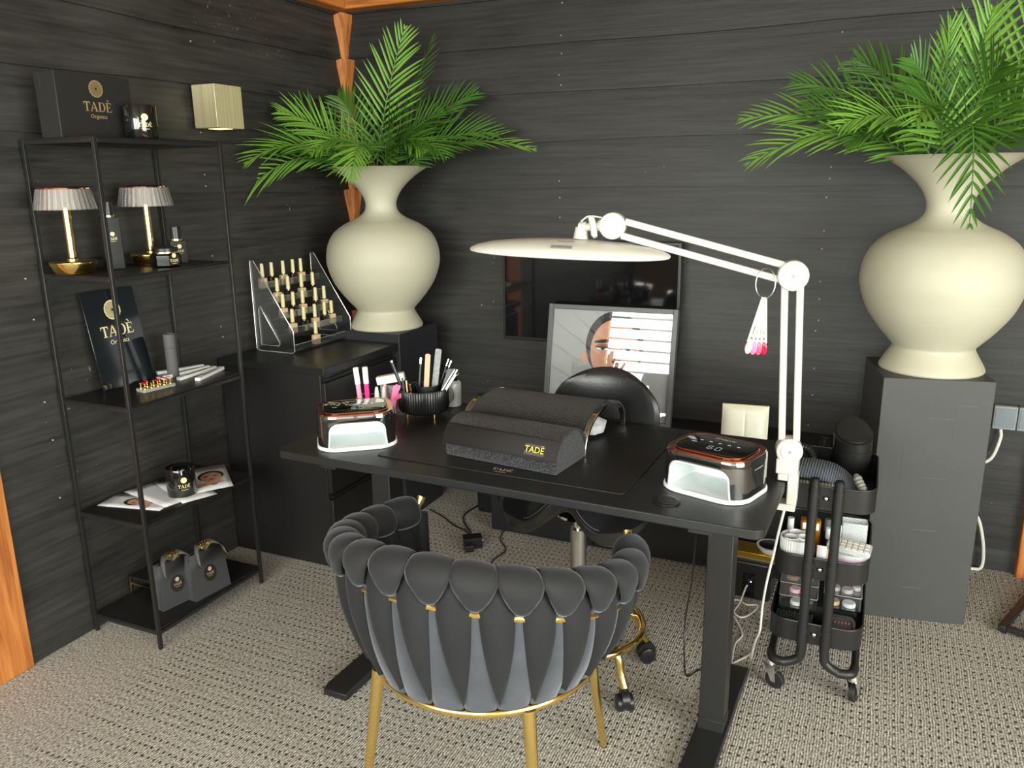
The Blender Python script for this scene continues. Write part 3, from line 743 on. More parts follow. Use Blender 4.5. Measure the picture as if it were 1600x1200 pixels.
def vase(loc, label):
    pr = [(p.x, p.y) for p in smooth_path([(r, z, 0) for r, z in VP], 4)]
    pr = pr+[(.229, .750)]+[(r-.008, z) for r, z in reversed(pr) if z > .5]+[(0, .50)]
    o = G().lathe([(0, 0)]+pr, 64).build('floor_vase', M_VASE); o.location = loc
    return tag(o, label, 'vase')
vase((.386, -.325, .9205), 'large cream round-bellied vase on the corner plinth')
vase((2.752, -.384, .9205), 'large cream round-bellied vase on the charcoal plinth by the sockets')
RV = Vector((.911, .412, 0)); TV_ = Vector((.412, -.911, 0)); UV = Vector((0, 0, 1))
def frond(center, b, c, tip, L, label, grp, nrm=(0, 0, 1), light=False, start=.3, ang=52, seed=0, droop=.0):
    """b, c, tip: base, bend and tip of the midrib as (along the back-left to front-right diagonal, up, into the room)"""
    rn = random.Random(seed); C = Vector(center)
    e1, e2 = (RV, TV_) if center[0] < 1 else (Vector((.998, -.064, 0)), Vector((-.064, -.998, 0)))
    W = lambda p: e1*p[0]+UV*p[1]+e2*p[2]
    p0, p1, p2 = W(b), W((c[0], c[1]*.80, c[2])), W((tip[0], tip[1]*.9 if tip[1] > 0 else tip[1], tip[2]))
    path = bez(p0, p1, p2, 26)
    t = thing('palm_frond', label, 'palm frond', C, 0, grp)
    n = len(path)
    G().tube(path, [.0042*(1-.8*i/(n-1))+.0006 for i in range(n)], 6).build('stem', M_STEM, t)
    g = G(); N0 = W(nrm).normalized(); m = 19
    length = sum((path[i+1]-path[i]).length for i in range(n-1))
    for k in range(m):
        f = start+(1-start)*k/(m-1)*.985
        i = min(int(f*(n-1)), n-2); q = f*(n-1)-i; P = path[i].lerp(path[i+1], q); T = (path[i+1]-path[i]).normalized()
        S = T.cross(N0)
        if S.length < .05: S = T.orthogonal()
        S.normalize(); N = S.cross(T).normalized()
        env = math.sin(PI*min(1, (.16+.84*(k/(m-1)))**.8))**.65*.9+.12
        for sd in (-1, 1):
            ln = 1.2*L*env*rn.uniform(.9, 1.08); a = R_(ang*(1-.55*(k/(m-1)))+rn.uniform(-5, 5))
            D = (T*math.cos(a)+S*sd*math.sin(a)+N*rn.uniform(.05, .22)).normalized()
            w0 = .0054*(.75+.4*env)
            wd = D.cross(N).normalized(); pts = []
            prevs = None
            for j, fw_ in enumerate((.35, 1., .92, .62, .05)):
                s_ = ln*(0, .18, .48, .78, 1.0)[j]
                c_ = P+D*s_-UV*(ln*(.10+droop)*(s_/ln)**2)-N*0
                fold = N*(w0*fw_*.45)
                pts.append((c_-wd*w0*fw_+fold, c_, c_+wd*w0*fw_+fold))
            vs = [tuple(p) for r_ in pts for p in r_]
            fs = []
            for j in range(4):
                for h in range(2): fs.append((j*3+h, j*3+h+1, j*3+h+4, j*3+h+3))
            g.add(vs, fs)
    o = g.build('leaflets', M_LEAF2 if light else M_LEAF, t)
    return t
CL = (.386, -.325, 1.67)
gl = 'palm fronds in the corner vase'
B0 = (0, -.12, 0)
LF = [  # bend, tip, leaflet length, normal, light
 ((-.30, .22, .05), (-.72, .12, .06), .19, (0, 1, .35), 0, 'palm frond reaching furthest left toward the cube lamp, corner vase'),
 ((-.28, .34, -.05), (-.62, .33, -.03), .20, (0, .8, .7), 0, 'palm frond arching up left above the cube lamp side, corner vase'),
 ((-.26, .32, .18), (-.66, -.20, .22), .17, (.1, .8, .6), 1, 'palm frond drooping lowest on the left, corner vase'),
 ((-.24, .28, .22), (-.50, .02, .36), .18, (0, .9, .5), 1, 'palm frond leaning left over the vase lip, corner vase'),
 ((.02, .34, .0), (.15, .66, .02), .19, (-.25, .1, 1), 1, 'tall upright palm frond facing the room, corner vase'),
 ((.12, .30, -.02), (.27, .64, -.06), .15, (1, .1, .15), 0, 'tall upright palm frond seen edge-on, corner vase'),
 ((.16, .28, -.04), (.46, .36, -.06), .19, (-.3, .7, .7), 0, 'palm frond rising to the right by the wall, corner vase'),
 ((.26, .26, .08), (.72, .07, .12), .17, (0, 1, .5), 1, 'palm frond reaching furthest right, corner vase'),
 ((.22, .22, .10), (.55, .15, .14), .19, (0, .8, .7), 0, 'palm frond spreading right at mid height, corner vase'),
 ((.12, .32, .2), (.34, .03, .36), .16, (0, .9, .6), 0, 'palm frond dipping over the right of the lip, corner vase'),
 ((-.04, .34, .2), (-.06, -.06, .40), .15, (0, .7, .8), 1, 'palm frond dipping straight forward over the lip, corner vase'),
 ((-.10, .30, -.08), (-.20, .36, -.16), .15, (0, .5, 1), 0, 'short palm frond at the back before the corner post, corner vase'),
 ((-.16, .24, .1), (-.40, .26, .16), .18, (.1, .8, .7), 1, 'palm frond fanning left in the middle of the bunch, corner vase'),
 ((.04, .22, .14), (.14, .22, .30), .17, (-.1, .6, .8), 0, 'palm frond curling forward in the middle of the bunch, corner vase'),
 ((-.20, .18, .10), (-.46, .08, .22), .17, (.0, .85, .6), 0, 'dark palm frond low on the left behind the lowest one, corner vase'),
 ((.10, .20, .02), (.30, .26, .06), .16, (-.1, .7, .7), 0, 'short palm frond right of the upright pair, corner vase'),
 ((-.10, .30, .10), (-.24, .06, .30), .16, (.0, .8, .7), 1, 'short palm frond covering the left of the lip, corner vase'),
 ((.10, .28, .12), (.24, .06, .28), .15, (.0, .8, .7), 1, 'short palm frond covering the right of the lip, corner vase'),
]
for i, (c, tp, L, nr, lt, lb) in enumerate(LF):
    frond(CL, (.03*math.cos(i*2.4), -.14, .03*math.sin(i*2.4)), c, tp, L, lb, gl, nr, bool(lt), .26, seed=i)
CR = (2.752, -.384, 1.67)
gr = 'palm fronds in the vase by the sockets'
RF = [
 ((-.30, .26, .02), (-.72, .16, .04), .19, (0, .9, .6), 1, 'palm frond reaching furthest left, near vase'),
 ((-.26, .28, .12), (-.66, -.02, .18), .19, (0, .9, .6), 1, 'palm frond low on the left fanning downward, near vase'),
 ((-.22, .30, -.05), (-.56, .30, -.05), .19, (0, .7, .8), 0, 'palm frond arching up left behind the others, near vase'),
 ((-.14, .32, -.08), (-.36, .38, -.12), .17, (.3, .4, .9), 0, 'palm frond leaning back left toward the wall, near vase'),
 ((.02, .34, .0), (.06, .50, .04), .18, (-.3, .1, 1), 1, 'upright palm frond facing the room, near vase'),
 ((-.06, .34, .02), (-.06, .46, .06), .16, (.8, .2, .5), 1, 'upright palm frond turned sideways, near vase'),
 ((.14, .40, .0), (.30, .72, .04), .20, (-.4, .1, 1), 1, 'tallest palm frond rising past the top edge, near vase'),
 ((.20, .42, .06), (.36, .20, .14), .17, (-.5, .4, .8), 1, 'palm frond bowing over at the right edge, near vase'),
 ((.04, .46, .26), (.06, -.22, .42), .16, (0, .25, 1), 0, 'dark-ribbed palm frond hanging down in front of the neck, near vase'),
 ((.18, .36, .12), (.42, -.06, .20), .16, (0, .7, .8), 0, 'palm frond falling to the right of the neck, near vase'),
 ((-.14, .28, .16), (-.34, .10, .34), .18, (.1, .8, .7), 1, 'palm frond fanning forward left of the neck, near vase'),
 ((.04, .26, .1), (.10, .30, .22), .18, (-.1, .5, .9), 0, 'palm frond curling forward at the centre, near vase'),
 ((.16, .28, -.06), (.42, .30, -.08), .18, (-.2, .6, .8), 0, 'palm frond spreading right beside the wall, near vase'),
 ((-.20, .18, .02), (-.50, .20, .04), .18, (0, .8, .7), 0, 'palm frond reaching left at mid height behind, near vase'),
 ((-.14, .28, .12), (-.32, .04, .26), .16, (0, .8, .7), 0, 'short palm frond covering the left of the lip, near vase'),
 ((.08, .20, .02), (.20, .34, -.02), .16, (-.3, .3, .9), 0, 'palm frond standing behind the right edge bunch, near vase'),
 ((-.06, .34, .16), (-.12, .10, .34), .16, (0, .7, .8), 1, 'short palm frond pointing at the room over the lip, near vase'),
 ((-.05, .24, .05), (-.16, .34, .12), .17, (.2, .5, .9), 0, 'palm frond rising left of centre, near vase'),
]
for i, (c, tp, L, nr, lt, lb) in enumerate(RF):
    frond(CR, (.03*math.cos(i*2.1), -.14, .03*math.sin(i*2.1)), c, tp, L, lb, gr, nr, bool(lt), .26, seed=40+i)

# ------------------------------------------------------------------ television, bench, picture, pouch
t = thing('television', 'flat black television hung on the back wall behind the lamp', 'television', (1.325, -.05, 1.088))
G().bb((-.431, -.022, -.242), (.431, .012, .242)).build('housing', M_PLASTIC, t, bevel=.003)
G().bb((-.419, -.0235, -.226), (.419, -.0222, .232)).build('screen', M_SCREEN, t)
G().bb((-.12, .0125, -.1), (.12, .0475, .1)).build('wall_bracket', M_BLACK, t)
t = thing('low_bench', 'long low black cabinet against the back wall under the television', 'bench', (0, 0, 0))
G().bb((.985, -.43, .0), (2.52, -.02, .487)).build('carcass', M_BLACKPANEL, t, bevel=.002)
G().bb((.975, -.445, .488), (2.53, -.015, .515)).build('top_panel', M_BLACKPANEL, t, bevel=.002)
for k in range(3): G().bb((.99+.51*k, -.4465, .012), (1.49+.51*k, -.4305, .478)).build('door', M_BLACKPANEL, t, bevel=.002)
o = G().loft([rr for rr in [[(x_*k, y*k, z) for x_, y in rrect(.15, .16, .03)] for k, z in ((.9, 0), (1, .25), (1, .26), (.95, .26), (.85, .02))]], True, True).build('waste_bin', M_PLASTIC)
o.location = (.885, -.19, 0); tag(o, 'black waste bin on the floor between the bench and the corner plinth', 'bin')
t = thing('picture_frame', 'large grey framed portrait of a woman leaning on the wall below the television', 'picture', (1.462, -.205, .5205), 0, rot=(R_(-11.5), 0, R_(1.5)))
W2, H2 = .302, .528
g = G()
for a, b_ in (((-W2, -.02, 0), (-W2+.022, .02, H2)), ((W2-.022, -.02, 0), (W2, .02, H2)), ((-W2+.022, -.02, 0), (W2-.022, .02, .022)), ((-W2+.022, -.02, H2-.022), (W2-.022, .02, H2))): g.bb(a, b_)
g.build('frame', M_FRAME, t, bevel=.002)
pb = G().bb((-W2+.022, -.004, .022), (W2-.022, .018, H2-.022)).build('print', M_PRINTBG, t)
g = G()
def disc(cx, cy, rx, ry, d, mi, rot=0, a0=0, a1=360, n=36, pw=1.):
    cx = fx+(cx-fx)*.9; cy = fy+(cy-fy)*.74; rx *= .9; ry *= .74; pts = []
    full = a1-a0 == 360
    for k in range(n if full else n+1):
        a = R_(a0+(a1-a0)*k/n); x_, y = rx*math.cos(a), ry*math.sin(a)
        pts.append((cx+x_*math.cos(R_(rot))-y*math.sin(R_(rot)), -.0046-d, cy+x_*math.sin(R_(rot))+y*math.cos(R_(rot))))
    g.cur = mi; g.add(pts, [tuple(range(len(pts)))])
fx, fy = .02, .325
disc(fx, fy+.03, .150, .215, .0002, 0, 4)            # hair cap
disc(fx-.152, fy-.045, .020, .036, .0002, 1)         # ear
disc(fx-.05, fy-.28, .07, .10, .0001, 2); disc(fx, fy-.21, .11, .06, .0001, 1)
disc(fx+.004, fy-.005, .128, .20, .0004, 1, 4)       # face
disc(fx+.05, fy-.01, .075, .15, .0005, 5, 4)         # lit cheek side
disc(fx-.062, fy+.058, .046, .011, .0007, 0, 8); disc(fx+.075, fy+.062, .044, .010, .0007, 0, -4)   # brows
for ex in (fx-.06, fx+.072):
    disc(ex, fy+.022, .040, .020, .0007, 2); disc(ex, fy+.014, .034, .011, .0009, 4); disc(ex, fy+.014, .0105, .0105, .0011, 0); disc(ex, fy+.021, .038, .005, .0012, 0)
disc(fx+.018, fy-.062, .028, .016, .0008, 2); disc(fx+.004, fy-.066, .006, .004, .001, 0); disc(fx+.032, fy-.066, .006, .004, .001, 0)
disc(fx+.016, fy-.108, .048, .017, .0008, 3); disc(fx+.016, fy-.107, .046, .0025, .001, 0)
g.build('printed_portrait', [M_HAIR, M_SKIN, M_SKIN2, M_LIP, M_PAPER, M_SKIN3], pb)
G().tube([(fx+.155+.026*math.cos(a), -.0058, fy-.095+.028*math.sin(a)) for a in [2*PI*k/28 for k in range(28)]], .0012, 5, True).build('printed_earring', M_SILVER, pb)
G().bb((-W2+.0225, -.0105, .0225), (W2-.0225, -.0085, H2-.0225)).build('glass', M_GLASSP, t)
t = thing('quilted_pouch', 'cream quilted pouch standing on the bench behind the lamp post', 'pouch', (2.095, -.285, .5155), R_(6), rot=(R_(-10), 0, R_(6)))
g = G()
def pouch_pt(u, v, s):
    a = (u-.5)*2; b_ = (v-.5)*2
    th = .024*(1-abs(a)**4)*(1-abs(b_)**4)+.002
    seam = min(1, abs(a)/.05); th *= (.86+.14*seam)*(1-.1*(abs(b_-.55) < .06))
    return (a*.094, s*th, .085+b_*.0825)
g.grid(lambda u, v: pouch_pt(u, v, -1), 24, 20); g.grid(lambda u, v: pouch_pt(u, v, 1), 24, 20)
g.build('body', M_POUCH, t)
G().tube([(-.09, -.006, .165), (.09, -.006, .165)], .0022, 6).build('zip', M_CREAM, t)

# ------------------------------------------------------------------ desk
DZ = .82
t = thing('desk', 'black height-adjustable manicure desk with metal T-shaped legs', 'desk', (1.652, -1.472, 0), -.0309)
G().prism(rrect(1.44, .70, .03), .795, DZ).build('tabletop', M_DESK, t, bevel=.003)
for s in (-1, 1):
    l = G().bb((s*.565-.036, -.036, .03), (s*.565+.036, .036, .765)).build('leg', M_BLACK, t, bevel=.003)
    G().bb((s*.565-.0375, -.0375, .0295), (s*.565+.0375, .0375, .065)).build('leg_socket', M_BLACK, l, bevel=.001)
    g = G(); g.loft([[(s*.565-.045, y, z0), (s*.565+.045, y, z0), (s*.565+.045, y, z1), (s*.565-.045, y, z1)] for y, z0, z1 in ((-.345, .0, .022), (-.32, 0, .03), (.32, 0, .03), (.345, 0, .022))])
    g.build('foot', M_BLACK, t, bevel=.003)
    G().bb((s*.565-.03, -.30, .7655), (s*.565+.03, .30, .7945)).build('top_bracket', M_BLACK, t)
G().bb((-.528, -.025, .735), (.528, .025, .775)).build('crossbeam', M_BLACK, t, bevel=.002)
gr_ = G().lathe([(.0, .0005), (.034, .0005), (.034, .003), (.031, .004), (.0, .004)], 32, (.470, -.262, DZ)).build('cable_grommet', M_PLASTIC, t)
G().lathe([(.0, .0042), (.024, .0042), (.024, .0052), (0, .0052)], 28, (.470, -.262, DZ)).build('grommet_cap', M_RUBBER, gr_)
t = thing('desk_mat', 'black leatherette desk mat with gold lettering on the front edge', 'mat', (1.628, -1.452, DZ+.0004), -.0309)
b = G().prism(rrect(.765, .575, .012), 0, .0028).build('mat_sheet', M_MAT, t, bevel=.0008)
logo(b, frame((.02, -.262, .0030), (1, 0, 0), (0, 1, 0)), .062, M_LOGOROSE, emblem=False)
MZ = DZ+.0034

# arched arm rest and towel cushion
t = thing('arm_rest', 'arched arm rest with chrome edges and dark towelling pad on the desk mat', 'arm rest', (1.618, -1.338, MZ), R_(-2.5))
def arch(s, inset=0.):   # side profile from the front foot over the top to the back foot
    a = PI*(1-s)
    return (-math.cos(PI*s)*(.178-inset)*(1-.0), (math.sin(PI*s)**.72)*(.118-inset))
ns = 30
for x_ in (-.2028, .2028):
    g = G(); rings = []
    for i in range(ns+1):
        y, z = arch(i/ns); y2, z2 = arch(i/ns, .012); w_ = .009
        rings.append([(x_-w_, y, z), (x_+w_, y, z), (x_+w_, y2, max(z2, 0)), (x_-w_, y2, max(z2, 0))])
    g.loft(rings); g.build('chrome_edge', M_CHROME, t, bevel=.0025)
g = G(); rings = []
for i in range(ns+1):
    y, z = arch(.04+.92*i/ns); y0, z0 = arch(.04+.92*i/ns, .016); bump_ = -.0015
    rings.append([(-.1935, y, z+bump_), (.1935, y, z+bump_), (.1935, y0, z0), (-.1935, y0, z0)])
g.loft(rings); g.build('towelling_pad', M_TOWEL, t, bevel=.003)
t = thing('hand_cushion', 'half-round hand cushion under a dark towel with a gold-lettered label', 'cushion', (1.622, -1.584, MZ), R_(-7))
def cush(s, o=0.):
    y = -math.cos(PI*s)*(.088+o); z = .022+(math.sin(PI*s)**.75)*(.078+o); return y, z
rings = []
for i in range(25):
    y, z = cush(i/24); rings.append((y, z))
prof = [(-.086, 0.0), (-.089, .01)]+rings+[(.089, .01), (.086, 0.)]
g = G(); L_ = .184
g.loft([[(x_, y*k, z*k) for y, z in prof] for x_, k in ((-L_, .97), (-L_+.004, 1), (L_-.004, 1), (L_, .97))])
c = g.build('cushion_body', mat('slate_towel', (.020, .021, .025), .95, var=1.02, scale=190, bump=1., bscale=210, Sheen_Weight=.2), t, bevel=.003)
g = G(); rr = []
for i in range(24):
    s = .03+.97*i/23; y, z = cush(s, .0045); rr.append([(-L_-.004, y, z), (L_+.003, y, z)])
g.loft(rr, False, False, closed=False); tw = g.build('towel_cover', M_TOWEL, t, solid=.006)
g = G(); rr = []
for i in range(10):
    s = .035+.24*i/9; y, z = cush(s, .0085); rr.append([(-L_-.003, y, z), (L_+.002, y, z)])
g.loft(rr, False, False, closed=False); g.build('woven_band', M_TOWELBAND, tw, solid=.001)
y0, z0 = cush(.05, .0098); y1, z1 = cush(.21, .0098)
Ml = frame((.118, (y0+y1)/2-.002, (z0+z1)/2), (1, 0, 0), (0, y1-y0, z1-z0))
g = G(); g.M = Ml; g.box((0, 0, 0), (.062, .03, .0012)); lb = g.build('label_patch', mat('olive_label', rgb(72, 70, 66), .7), t)
text(lb, Ml @ Matrix.Translation((0, -.0075, .0008)), 'TADÈ', .0245, mat('yellow_thread', rgb(232, 206, 70), .6))
o = G().ell((0, 0, .03), (.055, .05, .03), 14, 8)
g = G(); rn = random.Random(2)
g.v = [p+Vector((rn.uniform(-.008, .008), rn.uniform(-.008, .008), 0 if p.z < .004 else rn.uniform(-.007, .007))) for p in o.v]; g.f = o.f; g.mi = o.mi
o = g.build('crumpled_tissue', M_TISSUE); o.location = (1.755, -1.31, MZ); tag(o, 'crumpled white tissue under the arched arm rest', 'tissue')

# nail lamps
def nail_lamp(loc, rz, label, brand, side_text):
    t = thing('nail_lamp', label, 'nail lamp', loc, rz, 'mirror black nail lamps on the desk')
    W_, D_, H_ = .235, .195, .108
    G().loft([[(x_, y, z) for x_, y in rrect(W_+.007+e_, D_+.007+e_, .062, 7)] for e_, z in ((-.004, 0), (0, .002), (0, .009), (-.004, .0115))]).build('base_tray', M_WHITE, t)
    ring = lambda k, z, sh=0.: [(x_*k, y*k+sh, z) for x_, y in rrect(W_, D_, .060, 7)]
    body = G().loft([ring(1, .012), ring(1.0, .05), ring(1.0, .09), ring(.997, H_-.004), ring(.985, H_)])
    arc = [(-.088, -.01), (-.088, .035)]+[(-.056-.032*math.cos(R_(a)), .046+.032*math.sin(R_(a))) for a in (10, 30, 50, 70, 90)]+[(.056+.032*math.sin(R_(a)), .046+.032*math.cos(R_(a))) for a in (0, 20, 40, 60, 80)]+[(.088, .035), (.088, -.01)]
    arc = [(x_*(1.03 if z < .03 else .98), z+.012) for x_, z in arc]
    cut = G().loft([[(x_, -.15, z) for x_, z in arc], [(x_, .045, z) for x_, z in arc]])
    boolean(body, cut).build('shell', M_MIRBLK, t)
    g = G(); c1 = [(x_*.985, max(z*.985, .0122)) for x_, z in arc]; c2 = [(x_*.95, max(z*.95, .0122)) for x_, z in arc]
    yf = lambda x_: -D_/2-.002+max(0, abs(x_)-.0575)*.35
    g.loft([[(x_, yf(x_)-.003, z) for x_, z in c1], [(x_, yf(x_)-.003, z) for x_, z in c2], [(x_*.97, .02, z) for x_, z in c2], [(x_*.9, .042, z*.9) for x_, z in c2]], False, True)
    lin_ = g.build('hand_cavity', M_LINER, t, solid=.0015)
    G().bb((-.04, -.104, .0118), (.03, -.101, .0145)).build('tray_pull', M_WHITE, lin_, bevel=.001)
    pts = lambda w_, d_, r_, z: [(x_, y, z) for x_, y in rrect(w_, d_, r_, 7)]
    G().loft([pts(.231, .191, .058, H_-.003), pts(.225, .185, .056, H_+.003), pts(.196, .154, .045, H_+.002), pts(.2, .158, .045, H_-.004)], loop=True).build('rose_gold_rim', M_ROSE, t)
    dsp = G().loft([pts(.194, .152, .045, H_-.004), pts(.194, .152, .045, H_+.005), pts(.19, .148, .043, H_+.006)]).build('glass_display', M_GLOSSBLK, t)
    G().tube(pts(.195, .153, .045, H_+.0045), .0016, 6, True).build('display_edge', M_ROSE, dsp)
    Z = H_+.0062
    g = G()   # seven-segment 60
    for cx, on in ((-.011, 'acdefg'), (.011, 'abcdef')):
        S = {'a': (0, .012, .009, .0013), 'd': (0, -.012, .009, .0013), 'g': (0, 0, .009, .0013), 'f': (-.0065, .006, .0013, .009), 'e': (-.0065, -.006, .0013, .009), 'b': (.0065, .006, .0013, .009), 'c': (.0065, -.006, .0013, .009)}
        for k in on: a = S[k]; g.box((cx+.006+a[0], -.026+a[1], Z), (a[2], a[3], .0004))
    g.build('digits', M_LED, dsp)
    g = G()
    for k in range(5): g.box((-.052+.026*k, .018, Z), (.008, .0028, .0004))
    for k in range(3): g.box((-.068+.005*k, -.004, Z), (.0038, .003, .0004))
    g.build('icons', M_ICON, dsp)
    text(dsp, frame((0, .046, Z), (1, 0, 0), (0, 1, 0)), brand, .0135, M_ICON)
    if side_text: text(bpy.data.objects[t.children[1].name], frame((W_/2*.992+.0006, -.0, .078), (0, 1, 0), (-.1, 0, 1)), brand, .011, M_ICON)
    return t
nail_lamp((1.105, -1.632, DZ+.0005), R_(37), 'mirror black nail lamp near the pen pot, at the cabinet end of the desk', 'STARLUX', False)
nail_lamp((2.205, -1.602, DZ+.0005), R_(-17), 'mirror black nail lamp at the desk end beside the white lamp post', 'STARLUX', True)

# pen pot and tools
PC = Vector((1.16, -1.31, DZ+.0005))
t = thing('pen_pot', 'round ribbed black pot on gold feet full of nail tools', 'pot', PC, .3)
G().lathe([(0, .020), (.074, .020), (.084, .026), (.087, .034), (.087, .098), (.0855, .1), (.081, .1), (.081, .032), (0, .03)], 240, rib=60, depth=.0022).build('bowl', M_PLASTIC, t)
for k in range(4):
    a = PI/4+k*PI/2
    G().lathe([(0, 0), (.0045, .0008), (.005, .006), (.0038, .012), (.0038, .0205)], 14, (.066*math.cos(a), .066*math.sin(a), 0)).build('foot', M_GOLD, t)
G().lathe([(.04, .0305), (.04, .108), (.0385, .108), (.0385, .0305)], 32, (.012, .012, 0)).build('inner_cup', M_PLASTIC, t)
def in_pot(px, py, tx, tz, ty=0.):
    """a stick from (px, py) inside the pot to a tip tx along, tz above the pot floor, ty toward the room"""
    a = PC+RV*px+TV_*py+UV*.033; b_ = PC+RV*tx+TV_*ty+UV*tz; return a, b_
def stick(name, label, cat, a, b_, w_, th, mts, parts=None, flat=True, taper=1.):
    d = b_-a; L = d.length; M = frame(a, d.cross(Vector((.1, -1, 0))) if flat else d.orthogonal(), d)
    t = thing(name, label, cat, a, 0, 'tools in the pen pot'); M.translation = (0, 0, 0)
    if parts is None: parts = [('body', 0, 1, w_, th, mts)]
    for nme, f0, f1, w0, t0, mm in parts:
        g = G(); g.M = M
        if flat:
            pl = rrect(w0, (f1-f0)*L, min(w0*.45, .006), 5, 0, (f0+f1)/2*L)
            g.prism(pl, -t0/2, t0/2)
        else: g.tube([(0, f0*L, 0), (0, f1*L, 0)], [w0, w0*taper], 10)
        g.build(nme, mm, t)
    return t
a, b_ = in_pot(.006, .01, .020, .215, -.01); stick('nail_file', 'sand-coloured nail file standing in the pen pot', 'nail file', a, b_, .018, .004, M_LAMINATE)
a, b_ = in_pot(.030, -.01, .055, .228, -.03); stick('nail_file', 'tall grey lace-patterned nail file standing in the pen pot', 'nail file', a, b_, .022, .004, M_LACE)
a, b_ = in_pot(.035, .03, .122, .165, .02); stick('pen', 'white and silver pen leaning right in the pen pot', 'pen', a, b_, .0062, 0, M_WHITE, [('barrel', 0, .9, .0062, 0, M_WHITE), ('cap', .9, 1, .0066, 0, M_CHROME)], False)
a, b_ = in_pot(.028, .035, .112, .168, .03); stick('pen', 'grey metal pen lying against the white pen in the pen pot', 'pen', a, b_, .0045, 0, M_STEEL, [('barrel', 0, .92, .0045, 0, M_STEEL), ('tip', .92, 1, .002, 0, M_CHROME)], False)
a, b_ = in_pot(-.02, .0, -.006, .20, -.02); stick('nail_brush', 'black brush with silver end standing left of the sand file', 'brush', a, b_, .004, 0, M_PLASTIC, [('handle', 0, .88, .004, 0, M_PLASTIC), ('ferrule', .88, 1, .0048, 0, M_CHROME)], False)
a, b_ = in_pot(-.05, .01, -.105, .195, .0); stick('nail_brush', 'black and silver brush leaning left over the cuticle bottles', 'brush', a, b_, .0055, 0, M_PLASTIC, [('handle', 0, .5, .0045, 0, M_PLASTIC), ('barrel', .5, .97, .0058, 0, M_PLASTIC), ('end_cap', .97, 1, .006, 0, M_CHROME)], False)
a, b_ = in_pot(.03, -.03, .088, .19, -.04); stick('nail_brush', 'thin black brush leaning right behind the lace file', 'brush', a, b_, .0035, 0, M_PLASTIC, [('handle', 0, .85, .0035, 0, M_PLASTIC), ('ferrule', .85, 1, .004, 0, M_CHROME)], False)
a, b_ = in_pot(.04, -.028, .096, .183, -.045); stick('nail_brush', 'silver-tipped brush rightmost of the brushes behind the lace file', 'brush', a, b_, .003, 0, M_STEEL, [('handle', 0, .85, .003, 0, M_PLASTIC), ('ferrule', .85, 1, .0038, 0, M_CHROME)], False)
a, b_ = in_pot(.05, .0, .098, .158, -.02); stick('nail_clipper', 'wide black clipper handle at the right side of the pen pot', 'clipper', a, b_, .02, .01, M_PLASTIC)
a, b_ = in_pot(-.045, .045, -.052, .135, .04); stick('wooden_stick', 'short pale wooden cuticle stick at the front left of the pot', 'stick', a, b_, .003, 0, M_LAMINATE, [('shaft', 0, 1, .003, 0, M_LAMINATE)], False)
a, b_ = in_pot(-.055, .03, -.066, .142, .03); stick('tweezers', 'steel tweezers at the front left of the pen pot', 'tweezers', a, b_, .006, .002, M_STEEL)
a, b_ = in_pot(-.03, .05, -.038, .125, .055); stick('wooden_stick', 'gold-tipped dotting stick at the front of the pot', 'stick', a, b_, .0035, 0, M_GOLD, [('shaft', 0, 1, .0035, 0, M_GOLD)], False)

t = thing('pump_bottle', 'translucent pump bottle with leaf drawing behind the pen pot', 'bottle', (1.192, -1.158, DZ+.0005))
b = G().lathe([(0, 0), (.027, .0), (.030, .003), (.030, .082), (.026, .090), (.021, .093), (.021, .094), (0, .094)], 32).build('body', M_FROST, t)
G().lathe([(0, .002), (.0275, .002), (.0275, .045), (0, .045)], 28).build('liquid', clear('milky_liquid', (.9, .92, .93), .05, .8, .3, .4), b)
G().lathe([(.0215, .0945), (.0215, .112), (.0, .112)], 28).build('collar', M_GLOSSBLK, t)
G().lathe([(0, .1122), (.021, .1122), (.024, .117), (.024, .128), (.021, .131), (.012, .131), (.010, .127), (0, .127)], 28).build('pump_cup', M_FROST, t)
g = G()
for a0, b0, c0 in (((.0, .028), (.013, .055), (-.017, .078)), ((.002, .030), (.012, .05), (-.004, .074)), ((0, .028), (.004, .05), (-.018, .066))):
    p = bez((*a0, 0), (*b0, 0), (*c0, 0), 8)
    g.tube([RV*q.x*1.0+TV_*math.sqrt(max(.0302**2-q.x**2, 0))+UV*q.y for q in p], .0011, 5)
g.build('leaf_drawing', M_GREYTXT, b)

# clear organiser with cuticle oils
OC = Vector((1.003, -1.333, DZ+.0005))
t = thing('acrylic_organiser', 'clear acrylic organiser box beside the pen pot', 'organiser', OC, R_(23))
g = G(); open_tray(g, .17, .078, .058, .004, .002); g.build('box', M_ACRYL, t)
for x_ in (-.028, .03): G().bb((x_-.001, -.036, .0025), (x_+.001, .036, .05)).build('divider', M_ACRYL, t)
G().tube([(x_, y, .058) for x_, y in rrect(.168, .076, .004, 2)], .0011, 5, True).build('rim_edge', bpy.data.materials['acrylic_edge'], t)
def inorg(x_, y, z=.0026):
    c, s = math.cos(R_(23)), math.sin(R_(23)); return (OC.x+c*x_-s*y, OC.y+s*x_+c*y, OC.z+z)
def oil(x_, y, label, body, lean, txt):
    t = thing('cuticle_oil', label, 'tube', inorg(x_, y), 0, 'pink and white cuticle oil tubes', rot=(0, lean, R_(23)))
    b = G().lathe([(0, 0), (.0085, 0), (.0085, .105), (0, .105)], 20).build('tube_body', body, t)
    G().lathe([(0, .1055), (.0095, .1055), (.0095, .162), (.0085, .164), (0, .164)], 20).build('cap', M_WHITE, t)
    if txt: text(t, frame((.0016, -.0097, .134), (0, 0, 1), (-1, 0, 0)), 'CUTICLE OIL', .0078, M_GREYTXT, wrap=None)
oil(-.067, -.014, 'cuticle oil tube, leftmost with the pale pink body', mat('pale_pink_oil', rgb(246, 168, 196), .15, var=.2), R_(-5), False)
